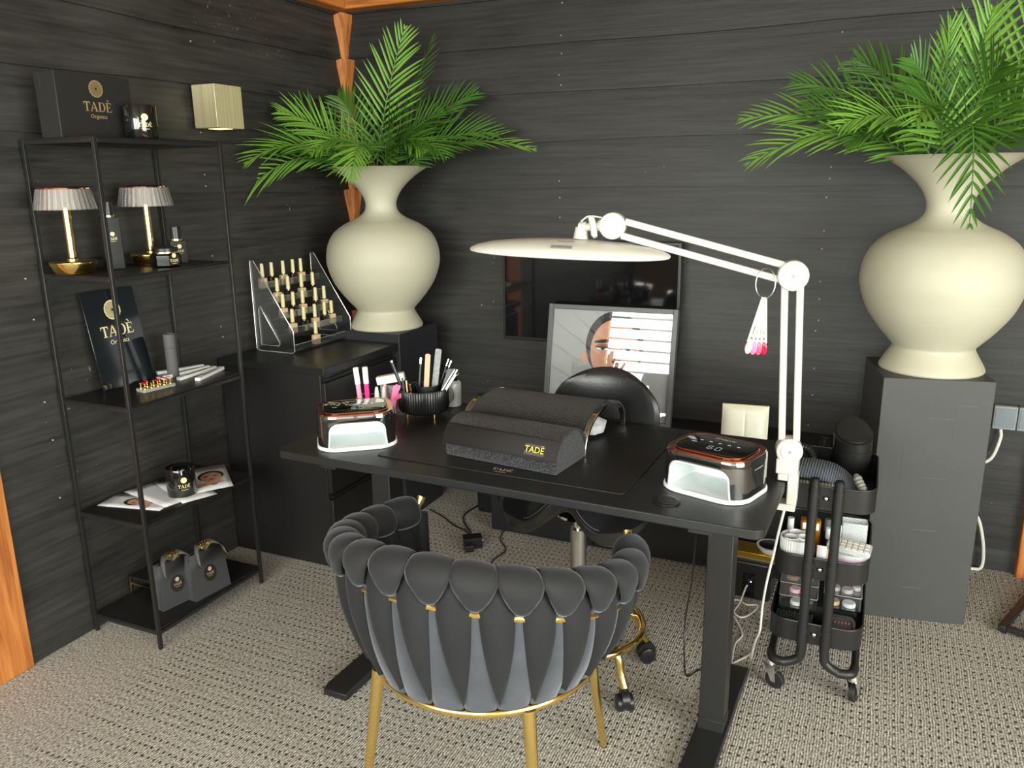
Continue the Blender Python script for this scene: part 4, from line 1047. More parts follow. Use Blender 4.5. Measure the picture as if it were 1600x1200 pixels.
oil(-.044, -.010, 'cuticle oil tube with hot pink body and vertical lettering', M_HOT, R_(-2), True)
def dropper(x_, y, label, m, h, name='dropper_bottle'):
    t = thing(name, label, 'bottle', inorg(x_, y))
    G().lathe([(0, 0), (.0115, 0), (.0115, h*.55), (.009, h*.62), (0, h*.62)], 20).build('body', m, t)
    G().lathe([(0, h*.625), (.0085, h*.625), (.0075, h*.8), (.005, h*.97), (.003, h), (0, h)], 18).build('cap', M_WHITE if m is not M_PALEPINK else M_PALEPINK, t)
dropper(-.012, -.014, 'white dropper bottle next to the hot pink tube', M_WHITE, .094)
dropper(.014, -.016, 'white dropper bottle in the middle of the organiser', M_WHITE, .096)
dropper(.012, .018, 'pale blush dropper bottle at the back of the organiser', M_PALEPINK, .098)
dropper(.046, -.014, 'pale pink bottle at the right of the organiser', M_PALEPINK, .086)
t = thing('mushroom_stick', 'thin white applicator with round yellow head in the organiser', 'applicator', inorg(.069, -.018))
G().cyl((0, 0, 0), (0, 0, .088), .0016, 8).build('shaft', M_WHITE, t)
G().lathe([(0, .0882), (.0095, .0882), (.008, .092), (0, .094)], 16).build('head', M_CREAM, t)
t = thing('buffer_block', 'white block buffer resting across the back of the organiser', 'buffer', inorg(.034, .028, .102), rot=(0, R_(-10), R_(23)))
G().prism(rrect(.098, .028, .002), -.0, .028).build('buffer_body', mat('white_foam', rgb(232, 230, 222), .8, var=.05, bump=.2, scale=150), t, bevel=.002)
t = thing('storage_tub', 'low clear tub at the back of the organiser under the white buffer', 'tub', inorg(.034, .028, .0026))
G().prism(rrect(.088, .016, .003), 0, .086).build('tub_body', M_FROST, t)
t = thing('pink_clip', 'pink plastic nail clip leaning against the pen pot', 'clip', Vector((1.071, -1.392, DZ+.0005)), 0)
g = G(); a = Vector((0, 0, .002)); b_ = RV*.030-TV_*.01+UV*.115
for off in (-.007, .0, .007): g.tube([a+RV*off*.4, a.lerp(b_, .5)+RV*off*.6, b_+RV*off*1.3+UV*(.004-abs(off)*.5)], [.0075, .007, .0045], 8)
g.build('jaw', M_PINK, t)
g = G(); g.tube([RV*.022+UV*.07, RV*.045+UV*.085+TV_*.004, RV*.058+UV*.066+TV_*.012], [.006, .011, .003], 8); g.build('lever', M_PINK, t)

# ------------------------------------------------------------------ white task lamp clamped to the desk end
J = Vector((2.372, -1.475, .905)); E_ = Vector((2.352, -1.50, 1.368)); U_ = Vector((1.908, -1.58, 1.489)); H_ = Vector((1.79, -1.615, 1.432))
t = thing('task_lamp', 'white long-headed task lamp on a jointed arm clamped to the desk end', 'lamp', (2.372, -1.475, 0)); O_ = Vector((2.372, -1.475, 0))
def disc_joint(g, c, nrm, r, th): g.tube([c-nrm*th/2, c-nrm*(th/2-.003), c+nrm*(th/2-.003), c+nrm*th/2], [r*.93, r, r, r*.93], 32)
def arm_pair(a, b_, name):
    d = (b_-a).normalized(); nr = d.cross(Vector((0, 0, 1)) if abs(d.z) < .9 else Vector((1, 0, 0))).normalized()
    if abs(d.z) > .9: off = Vector((1, 0, 0))-d*d.x; off.normalize()
    else: off = Vector((0, 0, 1))-d*d.z; off.normalize()
    p = None
    for s in (-1, 1):
        k = .0185
        g = G(); q = off*s*k; M_ = frame((0, 0, 0), off, d)
        w_ = .0088
        A, B = a+d*.028+q-O_, b_-d*.028+q-O_; n2 = off.cross(d)
        rr = []
        for c in (A, B): rr.append([tuple(c+off*x_+n2*y) for x_, y in rrect(.0175, .0175, .004, 3)])
        g.loft(rr); p = g.build('arm_tube', M_WHITEM, t)
    return off
arm_pair(J, E_, 'lower'); arm_pair(E_, U_, 'upper')
na = (U_-E_).cross(Vector((0, 0, 1))).normalized()
if na.y > 0: na = -na
for c, r, nm_ in ((E_, .0375, 'elbow_joint'), (U_, .034, 'head_joint'), (J, .034, 'base_joint')):
    g = G(); disc_joint(g, c-O_, na, r, .044); p = g.build(nm_, M_WHITEM, t)
    g = G(); q = c-O_+na*.0222; g.tube([q, q+na*.003], [.024, .021], 28); g.build('cover_disc', mat('pale_grey_cover_'+nm_, rgb(214, 216, 206), .25), p)
    g = G(); g.tube([q+na*.003, q+na*.005], [.0055, .0045], 14); g.build('pivot_bolt', M_CHROME, p)
dn = (U_-E_).normalized()
g = G(); N_ = U_-dn*-.0+(H_-U_)*0
nk = U_+Vector((-.072, -.012, -.004))
g.tube([U_+Vector((-.025, -.003, 0))-O_, U_+Vector((-.045, -.006, -.002))-O_], [.020, .011], 16)
g.tube([U_+Vector((-.04, -.006, -.002))-O_, nk-O_], .0105, 16)
g.tube([nk+Vector((.004, 0, 0))-O_, nk+Vector((-.016, 0, 0))-O_], [.015, .013], 18)
g.tube([nk+Vector((-.010, 0, 0))-O_, nk+Vector((-.012, -.001, -.030))-O_], [.016, .020], 20)
g.build('neck', M_WHITEM, t)
g = G(); q = U_+Vector((-.047, -.02, -.002))-O_
for s in (-1, 1): g.tube([q, q+Vector((-.004*s, -.004, .020*s)), q+Vector((-.008*s, -.006, .026*s))], [.009, .0085, .006], 12)
g.build('wing_knob', M_WHITEM, t)
g = G(); g.tube(smooth_path([nk+Vector((-.012, 0, .014))-O_, nk+Vector((.01, 0, .028))-O_, U_+Vector((-.03, 0, .02))-O_], 6), .0022, 6); g.build('lead', M_CABLE, t)
HC = Vector((1.795, -1.612, 1.422))
Mh = Matrix.Translation(HC-O_) @ Euler((R_(3.5), R_(1.9), R_(9))).to_matrix().to_4x4()
g = G(); g.M = Mh; nu, nv = 64, 10
def head_pt(a, f):
    c, s = math.cos(a), math.sin(a)
    x_ = abs(c)**.85*(1 if c >= 0 else -1)*.268*f; y = abs(s)**.9*(1 if s >= 0 else -1)*.086*f
    return x_, y
rings = []
for f, z in ((.0, -.004), (.90, -.004), (.965, -.007), (.995, -.005), (1., .0), (.985, .004), (.93, .0105), (.8, .019), (.6, .026), (.35, .031), (.12, .033), (0, .0333)):
    rings.append([(*head_pt(2*PI*k/nu, max(f, .002)), z) for k in range(nu)])
g.loft(rings); hd = g.build('lamp_head', M_WHITEM, t)
g = G(); g.M = Mh; g.loft([[(*head_pt(2*PI*k/nu, .86), -.0062) for k in range(nu)], [(*head_pt(2*PI*k/nu, .86), -.0045) for k in range(nu)]]); g.build('diffuser', M_LINER, hd)
g = G(); Mlb = Mh @ Matrix.Translation((-.004, -.0655, .0215)) @ Euler((R_(22), 0, 0)).to_matrix().to_4x4(); g.M = Mlb; g.box((0, 0, 0), (.056, .0165, .0016)); lb = g.build('rating_label', M_SILVER, hd)
g = G(); g.M = Mlb
for k in range(16): g.box((-.024+.0032*k, .001, .001), (.0016, .009-.002*(k % 3), .0004))
g.build('label_marks', M_GREYTXT, lb)
g = G(); g.M = Mh
for k in range(9):
    a = R_(235+9*k); g.box((-.0+.034*math.cos(a), -.006+.034*math.sin(a)*.9, .0315), (.0016, .006, .0012))
g.build('vent_slots', M_GREYTXT, hd)
# clamp
c0 = J-O_
g = G(); g.bb((-.028, -.026, .842), (.028, .026, .884)); g.bb((-.022, -.022, .822), (.026, .022, .842)); g.bb((.004, -.024, .757), (.030, .024, .842)); g.bb((-.05, -.024, .738), (.028, .024, .757))
cl = g.build('clamp', M_WHITEM, t, bevel=.003)
g = G(); g.cyl((-.034, 0, .757), (-.034, 0, .793), .006, 12); g.lathe([(0, .789), (.012, .789), (.012, .794), (0, .794)], 20, (-.034, 0, 0)); g.build('clamp_screw', M_CHROME, cl)
# swatch ring hanging on the upper arm
RC = Vector((2.292, -1.538, 1.350))
t = thing('swatch_ring', 'steel ring with nail colour sample sticks hanging from the lamp arm', 'sample ring', RC)
G().tube([(.0235*math.cos(a), .004*math.sin(a), .037*math.sin(a)) for a in [2*PI*k/32 for k in range(32)]], .0016, 6, True).build('ring', M_STEEL, t)
for k, (an, m_) in enumerate(((-11, M_PALEPINK), (-6, M_PINK), (-1, mat('rose_lacquer', rgb(226, 90, 120), .2)), (4, M_RED))):
    g = G(); d = Vector((math.sin(R_(an-2)), .02*(k-1.5), -math.cos(R_(an-2)))); a = Vector((-.0, .003*(k-1.5)-.002, -.035)); M_ = frame(a, Vector((1, 0, 0))-d*d.x, d)
    g.M = M_; L = .118
    g.loft([[(-.006, .0, -.0008), (.006, .0, -.0008), (.006, 0, .0008), (-.006, 0, .0008)], [(-.0085, L, -.0008), (.0085, L, -.0008), (.0085, L, .0008), (-.0085, L, .0008)]])
    s = g.build('sample_stick', mat('ivory_stick', rgb(236, 228, 190), .35) if k == 0 else bpy.data.materials['ivory_stick'], t)
    g = G(); g.M = M_; g.ell((0, L+.013, .0), (.0092, .018, .003), 12, 6); g.build('nail_tip', m_, s)
    g = G(); g.M = M_ @ Matrix.Rotation(PI/2, 4, 'Z'); g.box((L*.72, 0, -.0011), (.02, .0028, .0003)); g.box((L*.90, 0, -.0011), (.006, .006, .0003)); g.build('code_print', M_GREYTXT, s)

# ------------------------------------------------------------------ velvet tub chair, its back to the viewer
CC = Vector((1.69, -1.925, 0))
t = thing('velvet_chair', 'charcoal velvet tub chair with woven back and brass frame in front of the desk', 'chair', CC)
AM = 120.
def top_z(a): f = min(abs(a)/AM, 1.06); return .840-.122*(f*f*(3-2*min(f, 1)))
def top_r(a): f = abs(a)/AM; return .352+.045*max(0, f-.35)**1.5
def dirv(a): return Vector((math.sin(R_(a)), -math.cos(R_(a)), 0))
def shell(a, s):    # centre surface of the back, s = 0 under the roll, 1 at the seat ring
    r0 = .292; R = r0+(top_r(a)-r0)*(1-max(s, 0)**1.9); zt = top_z(a)-.05; zb = .43
    return dirv(a)*R+Vector((0, 0, zt+(zb-zt)*s))
def strap(ac, wfn, bulge, lo, hi, skew, name, m):
    g = G(); rings = []; ns_ = 18; nt = 12
    for i in range(ns_+1):
        s = lo+(hi-lo)*i/ns_; w_ = wfn(i/ns_); a0 = ac+skew*(i/ns_-.4)
        ring = []
        th = bulge*(.35+.65*math.sin(PI*min(max((i+.5)/(ns_+1), .06), .94))**.6)
        for k in range(nt):
            q = 2*PI*k/nt; c, sn = math.cos(q), math.sin(q)
            P = shell(a0+w_*c, s); n = dirv(a0+w_*c)
            ring.append(tuple(P+n*(th*sn if sn > 0 else th*.75*sn)))
        rings.append(ring)
    g.loft(rings); return g.build(name, m, t)
step = 15.
for i in range(16):      # straps with their nap sheen painted paler: broad at the foot
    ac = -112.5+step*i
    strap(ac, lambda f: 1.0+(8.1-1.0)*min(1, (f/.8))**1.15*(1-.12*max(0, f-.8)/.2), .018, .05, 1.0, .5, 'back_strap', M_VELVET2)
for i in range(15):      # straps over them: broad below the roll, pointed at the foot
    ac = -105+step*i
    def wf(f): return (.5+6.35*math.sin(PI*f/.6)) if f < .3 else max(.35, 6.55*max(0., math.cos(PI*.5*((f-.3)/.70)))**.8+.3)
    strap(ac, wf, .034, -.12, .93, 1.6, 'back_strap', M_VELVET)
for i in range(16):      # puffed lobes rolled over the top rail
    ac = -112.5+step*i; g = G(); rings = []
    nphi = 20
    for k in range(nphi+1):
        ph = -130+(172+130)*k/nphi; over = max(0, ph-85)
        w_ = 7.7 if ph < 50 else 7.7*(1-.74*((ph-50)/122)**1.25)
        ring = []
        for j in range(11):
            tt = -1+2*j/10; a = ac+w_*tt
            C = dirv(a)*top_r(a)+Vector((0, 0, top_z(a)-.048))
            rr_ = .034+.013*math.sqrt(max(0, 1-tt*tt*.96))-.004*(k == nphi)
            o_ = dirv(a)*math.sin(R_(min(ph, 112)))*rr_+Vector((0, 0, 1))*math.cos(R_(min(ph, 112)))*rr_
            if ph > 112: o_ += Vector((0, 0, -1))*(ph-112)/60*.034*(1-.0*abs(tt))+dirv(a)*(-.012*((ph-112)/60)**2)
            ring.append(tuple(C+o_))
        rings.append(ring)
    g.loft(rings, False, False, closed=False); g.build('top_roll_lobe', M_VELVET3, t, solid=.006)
# dark lining so that gaps between straps read as shade
g = G(); g.grid(lambda u, v: tuple(shell(-119+238*u, -.05+1.05*v)-dirv(-119+238*u)*.016), 60, 10); g.build('gap_shade_lining', M_VELVET, t, solid=.008)
g = G(); g.tube([dirv(a)*(top_r(a)+.006)+Vector((0, 0, top_z(a)-.118)) for a in [-118+236*k/60 for k in range(61)]], .0085, 10); tb = g.build('top_rail', M_GOLD, t)
for s in (-1, 1):
    a = s*122.5; p = dirv(a)*top_r(a)+Vector((0, 0, top_z(a)-.035)); tgt = (dirv(s*123.5)*top_r(s*123.5)-dirv(s*118)*top_r(s*118)).normalized()
    G().tube([p-tgt*.02-Vector((0, 0, .01)), p+tgt*.006+Vector((0, 0, .018)), p+tgt*.012+Vector((0, 0, .03))], [.013, .0135, .013], 16).build('arm_tip', M_GOLD, t)
    b_ = dirv(s*120)
    G().tube([p-Vector((0, 0, .02)), shell(s*119, .5)+tgt*.012, shell(s*118, 1.)+tgt*.012], .027, 12).build('arm_front_pad', M_VELVET, t)
G().tube([(.283*math.cos(a), .283*math.sin(a), .413) for a in [2*PI*k/72 for k in range(72)]], .0125, 12, True).build('seat_ring', M_GOLD, t)
G().tube([(.268*math.cos(a), .268*math.sin(a), .433) for a in [2*PI*k/72 for k in range(72)]], .005, 8, True).build('inner_ring', M_GOLD, t)
for a in (-22, 52, -70, 100):
    q = dirv(a); G().tube([q*.285+Vector((0, 0, .417)), q*.298+Vector((0, 0, .46))], .0035, 8).build('ring_strut', M_GOLD, t)
G().lathe([(0, .436), (.255, .436), (.268, .45), (.272, .475), (.262, .492), (.22, .502), (.0, .506)], 56, (0, .035, 0)).build('seat_cushion', M_VELVET, t)
G().lathe([(0, .425), (.265, .425), (.27, .434), (0, .4355)], 48, (0, .02, 0)).build('seat_base', M_VELVET, t)
for sx in (-1, 1):
    for sy in (-1, 1):
        l = G().tube([(sx*.205, sy*.205, .415), (sx*.248, sy*.248, .002)], [.0175, .0095], 18).build('leg', M_GOLD, t)
        G().tube([(sx*.2482, sy*.2482, .0035), (sx*.2485, sy*.2485, 0)], .0102, 16).build('foot_pad', M_RUBBER, l)

# ------------------------------------------------------------------ saddle stool behind the desk
SC = Vector((1.742, -1.355, 0))
t = thing('saddle_stool', 'black leather saddle stool with backrest and brass wheeled base behind the desk', 'stool', SC)
def sad(u, v, top):
    x_ = u*.242; y = v*.185
    f = abs(u); amp = .088*(1-.45*(v+1)/2)
    z = .682-amp*(math.sin(PI*min(f/.66, 1)/2)**1.7)+.006*max(0, (f-.66)/.34)**1.6
    z += .03*max(0, v)**2
    notch = .05*math.exp(-(u/.22)**2)*max(0, -v)**2
    th = .072*(max(0, 1-max(f, abs(v))**5))**.5
    rx = math.sqrt(max(0, 1-.35*v*v)); ry = math.sqrt(max(0, 1-.40*u*u))
    return (x_*rx, y*ry+notch, z+(.012*(1-max(f, abs(v))**4) if top else -th))
g = G(); g.grid(lambda u, v: sad(-1+2*u, -1+2*v, True), 36, 22); g.grid(lambda u, v: sad(-1+2*u, -1+2*v, False), 36, 22)
st = g.build('saddle_seat', M_LEATHER, t)
edge = [sad(u, v, True) for u, v in [(-.62+1.24*k/24, -1) for k in range(25)]]
G().tube([Vector(p)+Vector((0, -.001, -.004)) for p in edge], .0045, 6).build('piping', M_LEATHER, st)
G().tube([Vector(p)+Vector((0, .006, .006)) for p in edge], .0016, 6).build('stitching', M_GREY, st)
G().lathe([(0, .0), (.026, 0), (.026, .30), (.0, .30)], 24, (0, 0, .22)).build('column_sleeve', M_STEEL, t)
G().lathe([(0, .52), (.016, .52), (.016, .57), (.075, .572), (.075, .58), (0, .58)], 24).build('gas_lift', M_CHROME, t)
def rest(u, v, top):
    a = (u-.5)*2; b_ = (v-.5)*2
    r = max(abs(a), abs(b_)); k = math.sqrt(max(0, 1-.5*b_*b_)) if b_ > 0 else math.sqrt(1-.22*b_*b_); ky = math.sqrt(max(0, 1-.5*a*a)) if b_ > 0 else math.sqrt(1-.22*a*a)
    x_ = a*.190*k; z = b_*.145*ky+.84
    th = .034*(max(0, 1-r**4))**.5+.004
    return (x_, .305-.03*(1-a*a)*0+.06*(-a*a)*.8+(-th if not top else th*.5), z)
g = G(); g.grid(lambda u, v: rest(u, v, False), 28, 22); g.grid(lambda u, v: rest(u, v, True), 28, 22)
rt_ = g.build('backrest', M_LEATHER, t)
G().tube(smooth_path([(0, .06, .565), (0, .22, .56), (0, .325, .62), (0, .33, .82)], 6), .011, 10).build('back_bar', M_STEEL, t)
G().tube([(.213*math.cos(a), .213*math.sin(a), .185) for a in [2*PI*k/56 for k in range(56)]], .0115, 12, True).build('foot_ring', M_GOLD, t)
G().lathe([(0, .155), (.04, .155), (.045, .17), (.04, .22), (0, .225)], 24).build('hub', M_GOLD, t)
for k in range(5):
    a = R_(-34+72*k); d = Vector((math.cos(a), math.sin(a), 0)); p = Vector((-d.y, d.x, 0))
    l = G().tube(smooth_path([d*.035+UV*.19, d*.14+UV*.192, d*.205+UV*.175, d*.225+UV*.12, d*.246+UV*.078], 6), .0135, 12).build('base_leg', M_GOLD, t)
    c = d*.246+UV*.0275
    rot = p if k % 2 else (p+d*.5).normalized()
    g = G()
    for s in (-1, 1): g.tube([c+rot*s*.008, c+rot*s*.012, c+rot*s*.024, c+rot*s*.027], [.0275, .0275, .0275, .021], 20)
    cs = g.build('caster', M_PLASTIC, t)
    g = G(); f_ = rot.cross(UV)
    g.tube([c+rot*-.0115+UV*.012, c+rot*.0115+UV*.012], .0325, 20); g.tube([c+UV*.035, d*.246+UV*.08], .010, 12)
    g.build('caster_hood', M_PLASTIC, cs)

# ------------------------------------------------------------------ trolley
TC = Vector((2.466, -1.025, 0)); TW, TD = .272, .385
t = thing('utility_trolley', 'black three-tier metal trolley on wheels beside the desk', 'trolley', TC)
TZ = [(.197, .068), (.417, .068), (.645, .072)]
for z0, h in TZ:
    g = G(); open_tray(g, TW, TD, h, .055, .0025, z0, 6); tr = g.build('tray', M_BLACK, t)
    G().tube([(x_, y, z0+h) for x_, y in rrect(TW-.002, TD-.002, .054, 6)], .0032, 8, True).build('rim', M_BLACK, tr)
    for s in (-1, 1): G().ell((0, s*(TD/2+.004), z0+h*.52), (.009, .005, .0075), 14, 8).build('bolt', M_CHROME, tr)
for s in (-1, 1):
    y = s*(TD/2+.0165)
    for sx in (-1, 1):
        xi, xo = sx*.034, sx*(TW/2-.012)
        p = smooth_path([(xi, y, .742), (xi, y, .60), (xi, y, .30), (xi, y, .175), (xi+sx*.012, y, .145), (xi+sx*.04, y, .130), (xo-sx*.035, y-.0*s, .127), (xo-sx*.008, y-s*.012, .127), (xo, y-s*.05, .127)], 6)
        l = G().tube(p, .0145, 14).build('frame_tube', M_BLACK, t)
        for z0, h in TZ: G().tube([(xi, y, z0+h*.05), (xi, y, z0+h*.98)], .0156, 14).build('tube_sleeve', M_BLACK, l)
        g = G(); g.tube([(xi, y, .742), (xi, y, .747)], .0125, 14); g.build('end_plug', M_PLASTIC, l)
for sx in (-1, 1): G().tube([(sx*(TW/2-.012), -TD/2-.0+.04, .127), (sx*(TW/2-.012), TD/2-.04, .127)], .0115, 12).build('side_rail', M_BLACK, t)
for sx in (-1, 1):
    for sy in (-1, 1):
        x_, y = sx*(TW/2-.012), sy*(TD/2-.035)
        sw = R_(-20 if sx < 0 else 70)+ (0 if sy < 0 else 1)
        d = Vector((math.cos(sw), math.sin(sw), 0)); q = Vector((-d.y, d.x, 0)); c = Vector((x_, y, .031))+d*.018
        w_ = G().tube([c-q*.009, c-q*.007, c+q*.007, c+q*.009], [.028, .0305, .0305, .028], 28).build('wheel', M_RUBBER, t)
        G().tube([c-q*.0096, c+q*.0096], .014, 16).build('wheel_hub', M_PLASTIC, w_)
        g = G(); g.lathe([(0, .083), (.0175, .083), (.0175, .088), (.013, .096), (.013, .115), (0, .115)], 20, (x_, y, 0))
        for s in (-1, 1):
            a0 = Vector((x_, y, .083)); g.loft([[tuple(a0+d*k-q*s*.0145+q*m_*.0012) for k, m_ in ((-.016, -1), (.02, -1), (.02, 1), (-.016, 1))], [tuple(c+d*k-q*s*.0125+q*m_*.0012-UV*.006) for k, m_ in ((-.007, -1), (.008, -1), (.008, 1), (-.007, 1))]])
        if sx < 0 and sy < 0: g.M = Matrix.Translation(c+UV*.033-d*.0) @ Matrix.Rotation(sw, 4, 'Z'); g.box((-.006, 0, .0), (.03, .03, .007)); g.M = Matrix()
        g.build('fork', M_FORK, w_)
def on(x_, y, tier): return (TC.x+x_, TC.y+y, TZ[tier][0]+.0032)
# top tray
t = thing('desktop_bin', 'black round bin with slanted swing lid in the top trolley tray', 'bin', on(.055, .125, 2), R_(12))
rings = []; n = 40
for k, z in ((.96, 0), (1, .004), (1.03, .098)): rings.append([(.058*k*math.cos(2*PI*j/n), .058*k*math.sin(2*PI*j/n), z) for j in range(n)])
G().loft(rings).build('body', M_PLASTIC, t)
sl = lambda x_, y: .158+.032*(y/.06)-.0*x_-.012*(x_/.06)**2
l = G().loft([[(.0585*math.cos(2*PI*j/n), .0585*math.sin(2*PI*j/n), .0985) for j in range(n)], [(.06*math.cos(2*PI*j/n), .06*math.sin(2*PI*j/n), sl(.06*math.cos(2*PI*j/n), .06*math.sin(2*PI*j/n))) for j in range(n)]]).build('lid', M_PLASTIC, t)
G().loft([[(.052*math.cos(2*PI*j/n), .052*math.sin(2*PI*j/n), sl(.052*math.cos(2*PI*j/n), .052*math.sin(2*PI*j/n))+z) for j in range(n)] for z in (.0005, .004)]).build('swing_flap', M_PLASTIC, l)
t = thing('ribbed_strap', 'blue-grey ribbed strap bent over the front of the top trolley tray', 'strap', on(-.03, -.1, 2))
def ribbon(path, half, m, name, par, rib=False, solid=.004):
    g = G(); n = len(path)
    for i in range(n-1):
        a, b_ = Vector(path[i]), Vector(path[i+1]); k = .0016 if rib and i % 2 else 0
        T = (b_-a).normalized(); N = T.cross(Vector(half)).normalized()
        g.add([tuple(a-Vector(half)+N*k), tuple(a+Vector(half)+N*k), tuple(b_+Vector(half)+N*k), tuple(b_-Vector(half)+N*k)], [(0, 1, 2, 3)])
    return g.build(name, m, par, solid=solid)
pth = smooth_path([(-.085, .02, .080), (-.02, .018, .083), (.04, .008, .078), (.085, -.018, .058), (.115, -.038, .030)], 16)
ribbon(pth, (.004, .030, .022), M_GREYRIB, 'ribbed_band', t, True)
ribbon([p+Vector((-.004, -.036, -.032)) for p in pth[:52]], (.002, .006, .010), M_RUBBER, 'edge_band', t, False)
t = thing('ribbed_hose', 'pale ribbed hose lying under the strap in the top trolley tray', 'hose', on(-.045, -.155, 2))
pr = []
for k in range(50):
    x_ = -.07+.145*k/49; pr.append((.0155+.0022*math.sin(k*PI/1.5), x_))
g = G(); g.M = Euler((0, PI/2, 0)).to_matrix().to_4x4(); g.lathe([(0, pr[0][1])]+pr+[(0, pr[-1][1])], 18); g.build('hose_body', mat('pale_grey_hose', rgb(150, 150, 142), .5), t)
bpy.data.objects[t.name].location.z += .052
t = thing('nail_drill', 'grey ridged drill handpiece at the corner of the top trolley tray', 'drill', on(.095, -.14, 2), R_(35))
pr = [(.006, 0), (.009, .012)]+[(.0115+.0022*(k % 2), .016+.006*k) for k in range(9)]+[(.006, .074), (0, .076)]
g = G(); g.M = Matrix.Translation((0, -.02, .045)) @ Euler((R_(-52), 0, 0)).to_matrix().to_4x4(); g.lathe([(0, 0)]+pr, 18); g.build('handpiece', mat('grey_grip', rgb(120, 120, 112), .4), t)
G().cyl((0, -.02, .045), (.002, -.028, .036), .004, 8).build('chuck', M_CHROME, t)
t = thing('hose_coil', 'black corrugated hose arching up behind the lamp base', 'hose', on(-.1, .12, 2))
pth = [Vector((-.0+.042*math.cos(R_(a)), .0, .03+.055*math.sin(R_(a)))) for a in range(180, -41, -5)]
G().tube(pth, [.012+.002*(k % 2) for k in range(len(pth))], 14).build('hose_body', M_PLASTIC, t)
# middle tray
t = thing('segmented_pot', 'white ribbed pot with scalloped compartments in the middle trolley tray', 'pot', on(-.075, -.125, 1), .3)
G().lathe([(0, 0), (.047, 0), (.050, .004), (.051, .10), (.0495, .101), (.0475, .099), (.0475, .012), (0, .012)], 160, rib=40, depth=.002).build('pot_body', M_WHITE, t)
g = G()
for k in range(3):
    a = R_(90+120*k); g.lathe([(.0215, .013), (.0215, .104), (.0200, .104), (.0200, .013)], 26, (.024*math.cos(a), .024*math.sin(a), 0))
g.build('dividers', M_WHITE, t)
t = thing('amber_bottle', 'amber glass bottle with white label at the back of the middle tray', 'bottle', on(-.045, -.015, 1), .1)
b = G().prism(rrect(.062, .046, .014), 0, .118).build('body', M_AMBER, t, bevel=.006, seg=3)
G().lathe([(0, .1185), (.013, .1185), (.013, .135), (0, .135)], 20).build('cap', M_WHITE, t)
G().bb((-.025, -.0236, .09), (.025, -.0231, .112)).build('label', M_PAPER, b)
def vial(x_, y, m, capm, h, label, r=.0125):
    t = thing('small_bottle', label, 'bottle', on(x_, y, 1))
    G().lathe([(0, 0), (r, 0), (r, h*.6), (r*.7, h*.66), (0, h*.66)], 18).build('body', m, t)
    G().lathe([(0, h*.665), (r*.85, h*.665), (r*.8, h), (0, h)], 18).build('cap', capm, t)
vial(-.105, -.02, M_PALEPINK, M_WHITE, .115, 'pale pink bottle at the left end of the middle trolley tray')
vial(.005, .0, M_DARKB, M_GREY, .12, 'dark bottle with grey cap behind the trolley tubes', .012)
vial(.012, -.035, M_DARKB, M_TISSUE, .105, 'dark bottle with pale cap between the trolley tubes', .012)
vial(.038, -.01, M_BEIGE, M_TISSUE, .11, 'beige bottle with pale cap next to the clear case', .012)
t = thing('clear_case', 'tall clear plastic case of pink nail tips in the middle tray', 'case', on(.085, .01, 1), .05)
g = G(); open_tray(g, .075, .05, .122, .006, .002); g.build('case_body', M_FROST, t)
g = G(); rn = random.Random(9)
for k in range(46): g.at((rn.uniform(-.031, .031), rn.uniform(-.019, .019), rn.uniform(.008, .075)), (rn.uniform(-1, 1), rn.uniform(-1, 1), rn.uniform(0, 6))).ell((0, 0, 0), (.006, .0105, .0018), 8, 4)
tag(g.build('nail_tips', M_NUDE, t), kind='stuff')
t = thing('pink_dish', 'lilac oval dish with translucent lid at the front of the middle tray', 'dish', on(.08, -.125, 1), .08)
G().lathe([(0, 0), (.036, 0), (.040, .006), (.042, .062), (0, .062)], 36).build('dish_body', M_LILAC, t)
G().lathe([(.0425, .0625), (.044, .063), (.044, .072), (.041, .0745), (0, .0755)], 36).build('lid', M_FROST, t)
t.scale = (1.2, .8, 1)
t = thing('sorting_case', 'clear lidded case with small compartments lying across the middle tray', 'case', on(.075, -.115, 1)); t.location.z += .0775; t.rotation_euler = (R_(4), R_(3), R_(-6))
b = G().prism(rrect(.125, .062, .008), 0, .017).build('case_body', M_FROST, t, bevel=.002)
g = G()
for i in range(7):
    for j in range(3): g.box((-.051+.017*i, -.019+.019*j, .0176), (.013, .0145, .0016))
g.build('compartments', mat('pearl_white', rgb(226, 222, 208), .3, var=.2, scale=200), b)
t = thing('white_card', 'white card standing between the trolley tubes in the middle tray', 'card', on(.0, -.165, 1), 0)
G().bb((-.014, -.001, 0), (.014, .001, .098)).build('card_sheet', M_PAPER, t)
t = thing('pink_card', 'copper patterned card standing right of the white card in the trolley', 'card', on(.026, -.160, 1), .2)
G().bb((-.012, -.001, 0), (.012, .001, .09)).build('card_sheet', mat('copper_card', rgb(196, 150, 130), .3, var=.4, scale=160), t)
# bottom tray
def stack_box(x_, y, z, w_, d, h, label, items):
    t = thing('acrylic_box', label, 'storage box', on(x_, y, 0), .03); t.location.z += z
    g = G(); open_tray(g, w_, d, h, .006, .0018); g.build('box', M_ACRYL, t)
    G().tube([(p, q, h) for p, q in rrect(w_, d, .006, 3)], .0014, 5, True).build('rim_edge', bpy.data.materials['acrylic_edge'], t)
    for cx, cy, r, m_, nm_ in items:
        G().lathe([(0, 0), (r, 0), (r, .009), (r*.9, .012), (0, .0125)], 22, (cx, cy, .002)).build(nm_, m_, t)
stack_box(-.062, -.02, .070, .115, .2, .040, 'clear drawer with white discs, lower of the left stack in the trolley', [(-.005, -.07, .019, M_WHITE, 'disc'), (.03, -.05, .016, M_GREY, 'disc')])
stack_box(-.062, -.02, .1125, .115, .2, .042, 'clear drawer with a hot pink disc, middle of the left stack', [(-.01, -.07, .018, M_PALEPINK, 'disc'), (.016, -.075, .015, M_HOT, 'disc')])
